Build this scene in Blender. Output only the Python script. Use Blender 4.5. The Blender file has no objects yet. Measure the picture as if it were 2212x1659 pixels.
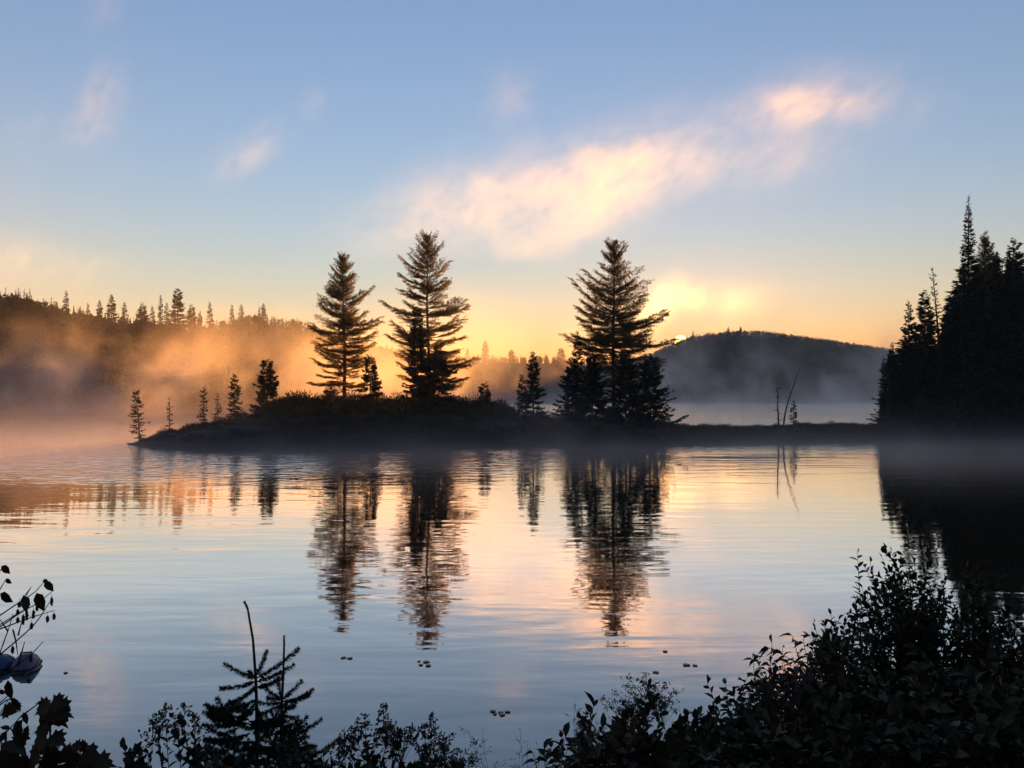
import bpy, math, random
import numpy as np
from mathutils import Vector, Matrix
S = bpy.context.scene
COL = S.collection
FOC = 1736.0            # focal length in pixels of a 2212 wide picture
EYE = 5.0               # eye height above the lake
HOR = 845.0             # row of the horizon
SUN_AZ, SUN_EL = 12.0, 3.0

# ------------------------------------------------------------------ camera, sky, sun, exposure
cam = bpy.data.cameras.new('camera')
co = bpy.data.objects.new('camera', cam); COL.objects.link(co); S.camera = co
cam.sensor_width = 36; cam.lens = 36*FOC/2212; cam.clip_end = 30000; cam.clip_start = .05
co.location = (0, 0, EYE); co.rotation_euler = (math.radians(90), 0, 0)
cam.shift_y = (HOR-829.5)/2212
W = bpy.data.worlds.new('World'); S.world = W; W.use_nodes = True
wn = W.node_tree; bg = wn.nodes['Background']
sky = wn.nodes.new('ShaderNodeTexSky'); sky.sky_type = 'NISHITA'; sky.sun_disc = False
sky.sun_elevation = math.radians(SUN_EL+.5); sky.sun_rotation = math.radians(SUN_AZ); sky.altitude = 300
sky.air_density = 1.6; sky.dust_density = .12; sky.ozone_density = 4.5
tint = wn.nodes.new('ShaderNodeMix'); tint.data_type = 'RGBA'; tint.blend_type = 'MULTIPLY'
tint.inputs[0].default_value = 1; tint.inputs[7].default_value = (1.46, .985, .91, 1)   # warm white balance of the photograph
sky2 = wn.nodes.new('ShaderNodeTexSky'); sky2.sky_type = 'NISHITA'; sky2.sun_disc = False   # dawn glow spread along the horizon by haze
sky2.sun_elevation = sky.sun_elevation; sky2.sun_rotation = math.radians(-42); sky2.altitude = 300
sky2.air_density = 1.6; sky2.dust_density = .2; sky2.ozone_density = 4.5
spread = wn.nodes.new('ShaderNodeMix'); spread.data_type = 'RGBA'; spread.inputs[0].default_value = .35
wn.links.new(sky.outputs[0], spread.inputs[6]); wn.links.new(sky2.outputs[0], spread.inputs[7])
wn.links.new(spread.outputs[2], tint.inputs[6]); hsv = wn.nodes.new('ShaderNodeHueSaturation'); hsv.inputs['Saturation'].default_value = .96; wn.links.new(tint.outputs[2], hsv.inputs['Color']); wn.links.new(hsv.outputs[0], bg.inputs[0])
bg.inputs[1].default_value = .12
sl = bpy.data.lights.new('sun_light', 'SUN'); sl.energy = 5.0; sl.angle = math.radians(.5); sl.color = (1, .41, .08)
so = bpy.data.objects.new('sun_light', sl); COL.objects.link(so)
sdir = Vector((math.sin(math.radians(SUN_AZ))*math.cos(math.radians(SUN_EL)), math.cos(math.radians(SUN_AZ))*math.cos(math.radians(SUN_EL)), math.sin(math.radians(SUN_EL))))
so.rotation_euler = sdir.to_track_quat('Z', 'Y').to_euler(); so.location = sdir*400
S.view_settings.view_transform = 'Standard'; S.view_settings.look = 'None'
S.view_settings.exposure = 1.88; S.view_settings.gamma = 1
S.render.engine = 'CYCLES'
cy = S.cycles
cy.use_denoising = True; cy.max_bounces = 6; cy.diffuse_bounces = 2; cy.glossy_bounces = 3
cy.transmission_bounces = 3; cy.transparent_max_bounces = 64; cy.volume_bounces = 1
cy.caustics_reflective = False; cy.caustics_refractive = False
cy.use_adaptive_sampling = True; cy.adaptive_threshold = .025
cy.volume_step_rate = 1.0; cy.volume_max_steps = 256
cy.sample_clamp_indirect = 6

# ------------------------------------------------------------------ helpers
def P(x, y, D):
    return Vector(((x-1106)/FOC*D, D, EYE-(y-HOR)/FOC*D))
def ip(tab, x):
    t = np.array(tab, float); return np.interp(x, t[:, 0], t[:, 1])
def tag(o, label=None, cat=None, group=None, kind=None):
    if label: o['label'] = label
    if cat: o['category'] = cat
    if group: o['group'] = group
    if kind: o['kind'] = kind
    return o
class MB:
    """collects quads and triangles of one mesh"""
    def __init__(s): s.v = []; s.q = []; s.t = []; s.n = 0
    def add(s, v, q=None, t=None):
        v = np.asarray(v, float).reshape(-1, 3)
        if q is not None and len(q): s.q.append(np.asarray(q, int).reshape(-1, 4)+s.n)
        if t is not None and len(t): s.t.append(np.asarray(t, int).reshape(-1, 3)+s.n)
        s.v.append(v); s.n += len(v)
    def merge(s, o, f):
        v = f(np.concatenate(o.v)); q = np.concatenate(o.q) if o.q else None; t = np.concatenate(o.t) if o.t else None
        s.add(v, q, t)
    def mesh(s, name, m, smooth=False):
        me = bpy.data.meshes.new(name)
        v = np.concatenate(s.v) if s.v else np.zeros((0, 3))
        q = np.concatenate(s.q) if s.q else np.zeros((0, 4), int)
        t = np.concatenate(s.t) if s.t else np.zeros((0, 3), int)
        me.vertices.add(len(v)); me.vertices.foreach_set('co', v.ravel())
        loops = np.concatenate([q.ravel(), t.ravel()]).astype(np.int32)
        me.loops.add(len(loops)); me.loops.foreach_set('vertex_index', loops)
        st = np.concatenate([np.arange(len(q))*4, len(q)*4+np.arange(len(t))*3]).astype(np.int32)
        me.polygons.add(len(st)); me.polygons.foreach_set('loop_start', st)
        me.update(calc_edges=True); me.validate()
        if smooth: me.polygons.foreach_set('use_smooth', np.ones(len(me.polygons), bool))
        for mm in (m if isinstance(m, list) else [m]): me.materials.append(mm)
        return me
    def build(s, name, m, parent=None, smooth=False):
        return link(name, s.mesh(name, m, smooth), parent)
def link(name, data, parent=None):
    o = bpy.data.objects.new(name, data); COL.objects.link(o)
    if parent: o.parent = parent
    return o
def root(name, loc=(0, 0, 0), **k):
    o = link(name, None); o.location = loc; o.empty_display_size = .2
    return tag(o, **k)
def nrm(a):
    return a/np.maximum(np.linalg.norm(a, axis=-1, keepdims=True), 1e-9)
def tube(mb, pts, rad, n=5):
    pts = np.asarray(pts, float); k = len(pts); rad = np.broadcast_to(np.asarray(rad, float), (k,))
    d = nrm(np.gradient(pts, axis=0))
    ref = np.where(np.abs(d[:, 2:3]) > .9, np.array([[1., 0, 0]]), np.array([[0, 0, 1.]]))
    a = nrm(np.cross(d, ref)); b = np.cross(d, a)
    th = np.arange(n)*2*math.pi/n
    ring = pts[:, None]+rad[:, None, None]*(np.cos(th)[None, :, None]*a[:, None]+np.sin(th)[None, :, None]*b[:, None])
    i = np.arange(k-1)[:, None]*n; j = np.arange(n)[None]; j2 = (j+1) % n
    q = np.stack([i+j, i+j2, i+n+j2, i+n+j], -1).reshape(-1, 4)
    tip = np.concatenate([ring.reshape(-1, 3), pts[-1:]+d[-1:]*rad[-1]])
    t = np.stack([(k-1)*n+np.arange(n), (k-1)*n+(np.arange(n)+1) % n, np.full(n, k*n)], -1)
    mb.add(tip, q, t)
def blades(mb, b, d, L, w, rng, bend=0.0):
    """diamond shaped needle or leaf blades, any number at once"""
    b = np.asarray(b, float).reshape(-1, 3); n = len(b)
    if not n: return
    d = nrm(np.broadcast_to(np.asarray(d, float), (n, 3))); L = np.broadcast_to(L, (n,))[:, None]; w = np.broadcast_to(w, (n,))[:, None]
    r = nrm(rng.normal(size=(n, 3))); s = nrm(np.cross(d, r))
    m = b+d*L*.45
    tip = b+d*L+np.array([0, 0, -1.])*L*bend
    v = np.stack([b, m-s*w*.5, tip, m+s*w*.5], 1).reshape(-1, 3)
    mb.add(v, np.arange(n*4).reshape(n, 4))
def leaves(mb, b, d, L, w, rng, up=(0, 0, 1), fold=.25, curl=.15):
    """folded pointed leaves with a midrib"""
    b = np.asarray(b, float).reshape(-1, 3); n = len(b)
    if not n: return
    d = nrm(np.broadcast_to(np.asarray(d, float), (n, 3))); L = np.broadcast_to(L, (n,))[:, None]; w = np.broadcast_to(w, (n,))[:, None]
    u = nrm(np.asarray(up, float)+rng.normal(size=(n, 3))*.45); s = nrm(np.cross(d, u)); u = np.cross(s, d)
    def pt(f, g, h): return b+d*L*f+s*w*g+u*(w*h)
    down = np.array([0, 0, -1.])*L*curl
    v = np.stack([pt(0, 0, 0), pt(.28, -.42, fold), pt(.62, -.42, fold)+down*.4, pt(1, 0, 0)+down, pt(.62, .42, fold)+down*.4, pt(.28, .42, fold), pt(.45, 0, 0)+down*.2], 1).reshape(-1, 3)
    k = np.arange(n)[:, None]*7
    q = np.concatenate([k+np.array([[0, 1, 2, 6]]), k+np.array([[6, 2, 3, 4]]), k+np.array([[0, 6, 4, 5]])])
    mb.add(v, q)

# ------------------------------------------------------------------ materials
def mat(name, c1, c2=None, scale=3., rough=.8, trans=0., spec=.3, bump=0., sheen=None):
    m = bpy.data.materials.new(name); m.use_nodes = True; t = m.node_tree; p = t.nodes['Principled BSDF']
    p.inputs['Roughness'].default_value = rough; p.inputs['Specular IOR Level'].default_value = spec
    col = None
    if c2:
        g = t.nodes.new('ShaderNodeNewGeometry'); nz = t.nodes.new('ShaderNodeTexNoise'); nz.inputs['Scale'].default_value = scale; nz.inputs['Detail'].default_value = 4
        t.links.new(g.outputs['Position'], nz.inputs['Vector'])
        cr = t.nodes.new('ShaderNodeValToRGB'); cr.color_ramp.elements[0].position = .35; cr.color_ramp.elements[1].position = .65
        cr.color_ramp.elements[0].color = (*c1, 1); cr.color_ramp.elements[1].color = (*c2, 1)
        t.links.new(nz.outputs['Fac'], cr.inputs['Fac']); col = cr.outputs['Color']
        t.links.new(col, p.inputs['Base Color'])
        if bump:
            bp = t.nodes.new('ShaderNodeBump'); bp.inputs['Strength'].default_value = bump
            t.links.new(nz.outputs['Fac'], bp.inputs['Height']); t.links.new(bp.outputs['Normal'], p.inputs['Normal'])
    else: p.inputs['Base Color'].default_value = (*c1, 1)
    if trans:
        tr = t.nodes.new('ShaderNodeBsdfTranslucent'); mx = t.nodes.new('ShaderNodeMixShader'); mx.inputs[0].default_value = trans
        if col: t.links.new(col, tr.inputs['Color'])
        else: tr.inputs['Color'].default_value = (*c1, 1)
        t.links.new(p.outputs[0], mx.inputs[1]); t.links.new(tr.outputs[0], mx.inputs[2])
        t.links.new(mx.outputs[0], t.nodes['Material Output'].inputs['Surface'])
    return m
M = {
 'needle': mat('pine needles', (.09, .068, .020), (.15, .11, .034), 1.5, .7, .65),
 'spruce': mat('spruce needles', (.012, .020, .012), (.030, .040, .020), 2., .8, .15, .2),
 'bark': mat('bark', (.04, .030, .022), (.085, .065, .05), 8., .9, bump=.3),
 'forest': mat('distant forest', (.022, .022, .010), (.065, .048, .020), .12, .95, .1, .1),
 'autumn': mat('autumn hardwood forest', (.035, .028, .012), (.12, .065, .022), .10, .95, .1, .1),  # autumn brown, warmed and brightened in colour to offset the hill's blue shade
 'hill': mat('forest floor', (.015, .018, .010), (.03, .03, .016), .1, 1., spec=.05),
 'heath': mat('heath leaves', (.020, .026, .012), (.05, .045, .02), 1.2, .85, .2, .15),
 'soil': mat('lake bank soil', (.02, .018, .012), (.045, .04, .024), 1.5, 1., bump=.4, spec=.05),
 'rock': mat('lake rock', (.022, .022, .023), (.045, .045, .047), 1.6, .9, bump=.7, spec=.15),
 'leaf': mat('shrub leaves', (.016, .021, .008), (.042, .046, .014), 6., .55, .15, .28),
 'leafwarm': mat('autumn tinged leaves', (.026, .021, .009), (.06, .036, .014), 7., .55, .18, .28),
 'twig': mat('twig bark', (.03, .022, .017), (.06, .045, .035), 20., .8),
 'flower': mat('faded flower heads', (.05, .038, .026), (.09, .065, .045), 30., .9, .1),
 'grass': mat('dry grass', (.09, .075, .045), (.16, .13, .08), 9., .8, .2),
 'pad': mat('lily pad', (.014, .012, .006), (.03, .022, .010), 9., .25, .0, .5),
}
# ------------------------------------------------------------------ lake
def water_material():
    m = bpy.data.materials.new('lake water'); m.use_nodes = True; t = m.node_tree; p = t.nodes['Principled BSDF']
    N = t.nodes.new; L = t.links.new
    p.inputs['Base Color'].default_value = (.010, .018, .026, 1); p.inputs['Roughness'].default_value = .015; p.inputs['IOR'].default_value = 1.333
    g = N('ShaderNodeNewGeometry'); sep = N('ShaderNodeSeparateXYZ'); L(g.outputs['Position'], sep.inputs[0])
    def mapped(sx, sy, rot=0.):
        mp = N('ShaderNodeMapping'); mp.inputs['Scale'].default_value = (sx, sy, 1); mp.inputs['Rotation'].default_value = (0, 0, rot); L(g.outputs['Position'], mp.inputs['Vector']); return mp.outputs[0]
    def noise(v, sc, det, dist=0.):
        n = N('ShaderNodeTexNoise'); n.inputs['Scale'].default_value = sc; n.inputs['Detail'].default_value = det; n.inputs['Distortion'].default_value = dist; L(v, n.inputs['Vector']); return n.outputs['Fac']
    def mth(op, a, b=None, c=None, clamp=False):
        n = N('ShaderNodeMath'); n.operation = op; n.use_clamp = clamp
        for i, x in enumerate((a, b, c)):
            if x is None: continue
            if isinstance(x, (int, float)): n.inputs[i].default_value = x
            else: L(x, n.inputs[i])
        return n.outputs[0]
    def smooth(x, a, b):
        n = N('ShaderNodeMapRange'); n.interpolation_type = 'SMOOTHSTEP'; n.inputs[1].default_value = a; n.inputs[2].default_value = b; L(x, n.inputs[0]); return n.outputs[0]
    swell = noise(mapped(.14, .62, -.10), 1., 2.0, .6)
    rip = noise(mapped(.55, 1.7, .05), 1., 2.5, .3)
    fine = noise(mapped(.75, 1.5, .03), 1., 2.5, .2)
    # a cat's-paw of wind lies before the left half of the island and on the far lake
    wob = noise(mapped(.05, .12), 1., 3.)
    lft = smooth(mth('ADD', sep.outputs[0], mth('MULTIPLY', wob, 16.)), 22., -6.)
    far = smooth(mth('ADD', sep.outputs[1], mth('MULTIPLY', wob, 24.)), 50., 70.)
    far2 = smooth(mth('ADD', sep.outputs[1], mth('MULTIPLY', wob, 10.)), 66., 73.)
    lake2 = smooth(sep.outputs[1], 88., 96.)
    ruf = mth('ADD', mth('ADD', mth('MULTIPLY', lft, far), mth('MULTIPLY', far2, .5)), lake2, None, True)
    h = mth('ADD', mth('MULTIPLY', swell, .019), mth('MULTIPLY', rip, .0045))
    h = mth('ADD', h, mth('MULTIPLY', mth('MULTIPLY', fine, ruf), .13))
    bp = N('ShaderNodeBump'); bp.inputs['Strength'].default_value = 1; bp.inputs['Distance'].default_value = 1.
    L(h, bp.inputs['Height']); L(bp.outputs['Normal'], p.inputs['Normal'])
    # a still lake seen at a low angle: strong mirror over a dark peaty body
    fr = N('ShaderNodeFresnel'); fr.inputs['IOR'].default_value = 1.333; L(bp.outputs['Normal'], fr.inputs['Normal'])
    gl = N('ShaderNodeBsdfGlossy'); gl.inputs['Roughness'].default_value = .015; L(bp.outputs['Normal'], gl.inputs['Normal']); gl.inputs['Color'].default_value = (1, .925, .84, 1)
    p.inputs['Specular IOR Level'].default_value = 0; p.inputs['Roughness'].default_value = .6
    mx = N('ShaderNodeMixShader'); L(mth('MULTIPLY_ADD', fr.outputs[0], 3.3, .08, True), mx.inputs[0]); L(p.outputs[0], mx.inputs[1]); L(gl.outputs[0], mx.inputs[2]); L(mx.outputs[0], t.nodes['Material Output'].inputs['Surface'])
    return m
mb = MB(); mb.add([(-3000, -60, 0), (3000, -60, 0), (3000, 4000, 0), (-3000, 4000, 0)], [(0, 1, 2, 3)])
tag(mb.build('lake_water', water_material()), kind='structure')

# ------------------------------------------------------------------ terrain: hills round the lake
def wob(x, y, s, seed):
    rng = np.random.default_rng(seed); o = 0
    for k in range(4):
        a = rng.uniform(0, 6.28, 4); f = 1.9**k/s
        o = o+(np.sin(x*f+a[0]+1.3*np.sin(y*f*.7+a[1]))*np.sin(y*f*1.1+a[2]+1.1*np.sin(x*f*.6+a[3])))/1.7**k
    return o
class Hill:
    def __init__(s, prof, D0, D1, DB, tree, seed): s.p, s.D0, s.D1, s.DB, s.tree, s.seed = prof, D0, D1, DB, tree, seed
    def z(s, px, D):
        px = np.asarray(px, float); D = np.asarray(D, float)
        zr = np.maximum(EYE-(ip(s.p, px)-HOR)/FOC*s.D1-s.tree, 0)
        t = np.clip((D-s.D0)/(s.D1-s.D0), 0, 1); up = t*t*(3-2*t)*.75+t*.25
        b = np.clip((D-s.D1)/(s.DB-s.D1), 0, 1)
        z = zr*up*(1-.8*b*b)
        return z+wob(px/1736*D, D, s.D1*.06, s.seed)*s.tree*.12*np.minimum(t*3, 1)-.6*(t <= 0)
    def build(s, name):
        xs = np.arange(s.p[0][0], s.p[-1][0]+1, 14.); ds = np.concatenate([np.linspace(s.D0-4, s.D1, 22), np.linspace(s.D1, s.DB, 8)[1:]])
        X, D = np.meshgrid(xs, ds); Z = s.z(X, D); Z[0] = -1.5; Z[-1] = -1.5
        v = np.stack([(X-1106)/FOC*D, D, Z], -1); nx = len(xs); i = np.arange(len(ds)-1)[:, None]*nx+np.arange(nx-1)[None]
        m = MB(); m.add(v, np.stack([i, i+1, i+nx+1, i+nx], -1).reshape(-1, 4))
        return tag(m.build(name, M['hill'], smooth=True), kind='structure')
left_hill = Hill([(-700, 560), (-400, 590), (-100, 622), (0, 640), (60, 644), (100, 655), (150, 671), (200, 679), (300, 692), (400, 704), (470, 712), (520, 745), (600, 800), (680, 846), (760, 870)], 165, 250, 420, 7, 1)
round_hill = Hill([(100, 740), (300, 715), (440, 702), (480, 690), (540, 677), (600, 684), (650, 693), (700, 707), (760, 729), (850, 750), (950, 772), (1060, 795), (1200, 835), (1260, 860)], 300, 430, 620, 5, 2)
far_ridge = Hill([(-800, 700), (200, 740), (700, 752), (850, 760), (950, 766), (1030, 770), (1100, 772), (1180, 772), (1250, 773), (1350, 776), (1440, 780), (1700, 785), (2000, 780), (2900, 720)], 450, 640, 1100, 5, 3)
right_hill = Hill([(1230, 868), (1300, 792), (1380, 776), (1410, 762), (1440, 747), (1470, 733), (1500, 724), (1560, 717), (1590, 714), (1650, 717), (1700, 723), (1750, 730), (1800, 736), (1850, 743), (1900, 750), (2000, 768), (2200, 800), (2500, 830)], 330, 600, 900, 3.5, 4)
left_hill.build('hillside'); round_hill.build('hillside'); far_ridge.build('hillside'); right_hill.build('hillside')

# ------------------------------------------------------------------ terrain: the island with its low spit
ISL_DS = [(240, 77), (285, 74), (330, 71), (430, 68), (700, 68.5), (1000, 71), (1200, 72.5), (1450, 76), (1700, 79), (1900, 80), (2600, 80)]
ISL_W = [(240, .3), (285, 1.5), (330, 4), (430, 13), (600, 26), (1000, 34), (1300, 30), (1450, 14), (1700, 10), (1900, 14), (2100, 60), (2600, 90)]
ISL_Z = [(240, -.3), (285, .1), (330, .9), (400, 1.35), (500, 2.1), (560, 2.8), (620, 3.1), (740, 3.2), (900, 3.2), (1000, 2.9), (1100, 2.2), (1250, 1.9), (1400, 1.6), (1480, 1.3), (1900, 1.3), (2050, 3), (2300, 7), (2600, 12)]
def isl_z(px, D):
    px = np.asarray(px, float); D = np.asarray(D, float)
    ds = ip(ISL_DS, px)+wob(px/60, px*0, 1., 9)*.35; w = ip(ISL_W, px); t = (D-ds)/w
    g = np.where(px > 2000, .5, .32)
    up = np.clip(t/g, 0, 1)**.55; dn = np.where(px > 2000, 0, np.clip((t-.5)/.5, 0, 1))
    z = ip(ISL_Z, px)*up*(1-dn*dn*1.4)
    return np.where(t < 0, -.8, z+wob(px/1736*D, D, 2.2, 5)*.12*np.clip(t*4, 0, 1))
xs = np.arange(240, 2601, 8.); ts = np.concatenate([[-.06, 0], np.linspace(.01, .4, 16), np.linspace(.45, 1.02, 10)])
X, T = np.meshgrid(xs, ts); DD = ip(ISL_DS, X)+T*ip(ISL_W, X); Z = isl_z(X, DD); Z[0] = -1; Z[-1] = -1
nx = len(xs); i = np.arange(len(ts)-1)[:, None]*nx+np.arange(nx-1)[None]
mb = MB(); mb.add(np.stack([(X-1106)/FOC*DD, DD, Z], -1), np.stack([i, i+1, i+nx+1, i+nx], -1).reshape(-1, 4))
tag(mb.build('island_ground', M['soil'], smooth=True), kind='structure')
def on_isl(px, D):
    return Vector(((px-1106)/FOC*D, D, float(isl_z(px, D))))

# near bank; the unseen slope behind the camera is added to block sky light
def bank_z(x, y):
    x = np.asarray(x, float); y = np.asarray(y, float)
    z = np.interp(y, [-200, -60, -22, -9, -2, 0, 2, 5, 8, 9.6, 11], [70, 52, 30, 13, 3.9, 3.3, 3.05, 1.85, .5, -.05, -.8])
    return z+np.clip((x-2.2)/4, 0, 1)*.35*np.clip((10-y)/5, 0, 1)+wob(x, y, 1.6, 6)*.07
gx = np.concatenate([np.linspace(-260, -12, 18), np.linspace(-11, 11, 60), np.linspace(12, 260, 18)]); gy = np.concatenate([np.linspace(-200, -8, 26), np.linspace(-7, 11, 50)])
X, Y = np.meshgrid(gx, gy); nx = len(gx); i = np.arange(len(gy)-1)[:, None]*nx+np.arange(nx-1)[None]
mb = MB(); mb.add(np.stack([X, Y, bank_z(X, Y)], -1), np.stack([i, i+1, i+nx+1, i+nx], -1).reshape(-1, 4))
tag(mb.build('lake_bank', M['soil'], smooth=True), kind='structure')

# ------------------------------------------------------------------ the sun's disc on the ridge
def ball(mb, c, r, nu=16, nv=9, sc=(1, 1, 1)):
    th = np.linspace(0, math.pi, nv); ph = np.arange(nu)*2*math.pi/nu
    v = np.stack([np.sin(th)[:, None]*np.cos(ph), np.sin(th)[:, None]*np.sin(ph), np.cos(th)[:, None]+0*ph], -1)*r*np.array(sc)+np.array(c)
    i = np.arange(nv-1)[:, None]*nu; j = np.arange(nu)[None]; j2 = (j+1) % nu
    mb.add(v, np.stack([i+j, i+j2, i+nu+j2, i+nu+j], -1).reshape(-1, 4))
m = bpy.data.materials.new('sun disc'); m.use_nodes = True; t = m.node_tree; t.nodes.remove(t.nodes['Principled BSDF'])
em = t.nodes.new('ShaderNodeEmission'); em.inputs['Color'].default_value = (1, .55, .08, 1); em.inputs['Strength'].default_value = 1.6
tr = t.nodes.new('ShaderNodeBsdfTransparent'); ad = t.nodes.new('ShaderNodeAddShader')
t.links.new(em.outputs[0], ad.inputs[0]); t.links.new(tr.outputs[0], ad.inputs[1]); t.links.new(ad.outputs[0], t.nodes['Material Output'].inputs['Surface'])
m.cycles.emission_sampling = 'NONE'
mb = MB(); DSUN = 9000; c = P(1470, 737, DSUN); ball(mb, (0, 0, 0), DSUN*math.radians(.42), 32, 17)
o = mb.build('sun', m, smooth=True); o.location = c; tag(o, kind='structure')
# ------------------------------------------------------------------ trees
def pine(H, prof, seed, lean=0., dense=1.0, bare=.06):
    """white pine; prof rows: (height fraction, left reach, right reach) in metres; returns trunk and crown MB"""
    rng = np.random.default_rng(seed); tk, cr = MB(), MB()
    pr = np.array(prof, float)
    zt = np.linspace(0, H, 14); wx = lean*(zt/H)+np.sin(zt*.5+seed)*.06
    axis = lambda z: np.stack([np.interp(z, zt, wx), 0*np.asarray(z), np.asarray(z)], -1)
    tube(tk, axis(zt), np.interp(zt, [0, H*.1, H], [H*.017, H*.0125, .02]), 8)
    z = H*bare
    B, Dr, Ln, Wd = [], [], [], []
    while z < H*.985:
        f = z/H
        if .15 < f < .8 and rng.random() < .06: z += .4     # a whorl long since broken off
        n = rng.integers(4, 7) if f > .1 else rng.integers(2, 4)
        a0 = rng.uniform(0, 6.28)
        for k in range(n+(3 if f < .7 else 1)):
            az = a0+k*6.283/n+rng.normal()*.25
            cx = math.cos(az); rise = np.interp(f, [0, .25, .55, .8, 1], [.0, .08, .27, .65, 1.5]); ft = f
            for _ in range(3):                              # reach as measured at the height where the branch tip ends up
                l, r = np.interp(ft, pr[:, 0], pr[:, 1]), np.interp(ft, pr[:, 0], pr[:, 2]); ft = min(1, f+.8*(l+r)*.5*rise/H)
            reach = (r if cx > 0 else l)*abs(cx)+(l+r)*.5*(1-abs(cx))
            reach *= rng.uniform(.62, 1.08) if rng.random() > .2 else rng.uniform(.2, .5)
            inner = k >= n
            if inner: reach *= rng.uniform(.35, .75)
            if reach < .12: reach = .12
            zz = z+(rng.uniform(.2, .6) if inner else rng.normal()*.25)
            slope = np.interp(f, [0, .25, .55, .8, 1], [-.08, -.02, .12, .5, 1.4])+rng.normal()*.14
            tipup = np.interp(f, [0, .5, 1], [.12, .2, .2])
            s = np.linspace(0, 1, 8)
            hx, hy = math.cos(az), math.sin(az); az2 = az+rng.normal()*.12
            rr = reach*s; zz_ = zz+reach*(slope*s+tipup*s**2.4-.05*np.sin(s*3.1))
            pts = np.stack([rr*hx+(s**2)*reach*.12*math.cos(az2+1.5), rr*hy+(s**2)*reach*.12*math.sin(az2+1.5), zz_], -1)+axis(np.array([zz]))*np.array([1, 1, 0])
            tube(tk, pts, np.linspace(.012*reach+.018, .008, 8), 4)
            # side twigs in the flat plume of the branch, each with tufts of needles
            st = np.arange(np.interp(f, [0, .3, .7, 1], [.40, .28, .10, 0.]), 1.0, .12/max(reach, .5)/dense)
            if not len(st): st = np.array([.8])
            for q in (-1, 1):
                sj = np.clip(st+rng.normal(size=len(st))*.02, 0, 1)
                b = np.stack([np.interp(sj, s, pts[:, c]) for c in range(3)], -1)
                tl = (np.interp(sj, [0, .35, .8, 1], [.10, .30, .20, .10])*reach*.9+.18)*rng.uniform(.45, 1.35, len(sj))
                an = az+q*(rng.uniform(.5, 1.1, len(sj)))
                d = nrm(np.stack([np.cos(an), np.sin(an), .08+rng.normal(size=len(sj))*.10+slope*.5], -1))
                m = np.maximum((tl/.16).astype(int), 1)+1
                idx = np.repeat(np.arange(len(sj)), m)
                fr = np.concatenate([np.linspace(.25, 1, k_) for k_ in m])
                bb = b[idx]+d[idx]*(tl[idx]*fr)[:, None]
                nb = 5
                ii = np.repeat(np.arange(len(bb)), nb)
                dd = nrm(d[idx][ii]*1.0+rng.normal(size=(len(ii), 3))*.42+np.array([0, 0, .10]))
                B.append(bb[ii]+rng.normal(size=(len(ii), 3))*.03); Dr.append(dd); Ln.append(rng.uniform(.14, .27, len(ii))); Wd.append(rng.uniform(.026, .050, len(ii)))
        z += np.interp(f, [0, .5, 1], [.85, .70, .36])*rng.uniform(.75, 1.25)*H/20
    blades(cr, np.concatenate(B), np.concatenate(Dr), np.concatenate(Ln), np.concatenate(Wd), rng)
    return tk, cr
def spruce(H, R, seed, power=.85, droop=.35, gap=.28, full=1., bare=.03, snag=0., bl=.34, nseg=None, lean=0.):
    """spruce or fir of height H and base radius R"""
    rng = np.random.default_rng(seed); tk, cr = MB(), MB()
    zt = np.linspace(0, H, 9)
    bend = lambda z: np.stack([lean*(np.asarray(z)/H)**1.4*H, 0*np.asarray(z), np.asarray(z)], -1)
    tube(tk, bend(zt), np.linspace(H*.013+.02, .012, 9), 6)
    z = H*bare; B, Dr, Ln, Wd = [], [], [], []
    while z < H*.995:
        f = z/H; env = R*(1-f)**power*(.85+.3*math.sin(z*2.3+seed)*.4)+.05
        n = rng.integers(5, 8)
        for k in range(n):
            az = rng.uniform(0, 6.283); reach = env*rng.uniform(.55, 1.12)
            if rng.random() < .1+snag: reach *= rng.uniform(.2, .6)
            zz = z+rng.normal()*.1
            sl = np.interp(f, [0, .5, .85, 1], [-droop, -droop*.7, .1, 1.1])+rng.normal()*.1
            s = np.linspace(0, 1, 5)
            zb = zz+reach*(sl*s+.28*s**3)
            pts = np.stack([reach*s*math.cos(az), reach*s*math.sin(az), zb], -1)+bend(np.array([zz]))*np.array([1, 1, 0])
            if reach > .5 or snag: tube(tk, pts, np.linspace(.01*reach+.008, .004, 5), 3)
            if rng.random() < snag: continue
            ns = max(int(reach/bl*4.0*full), 2)
            sj = np.concatenate([np.sort(rng.uniform(.12, 1, ns)), [.97]])
            b = np.stack([np.interp(sj, s, pts[:, c]) for c in range(3)], -1)
            for q in (-1, 0, 1):
                an = az+q*rng.uniform(.5, 1.0, len(sj))
                L = np.clip(bl*(1.25-.6*sj)*rng.uniform(.6, 1.25, len(sj)), .05, reach*.9+.06)
                d = np.stack([np.cos(an), np.sin(an), sl*.6-.12+rng.normal(size=len(sj))*.22+(0 if q else .1)], -1)
                B.append(b); Dr.append(d); Ln.append(L); Wd.append(L*rng.uniform(.22, .38, len(sj)))
        z += gap*rng.uniform(.7, 1.3)*(.55+.45*(1-f))
    blades(cr, np.concatenate(B), np.concatenate(Dr), np.concatenate(Ln), np.concatenate(Wd), rng, .12)
    return tk, cr
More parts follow.
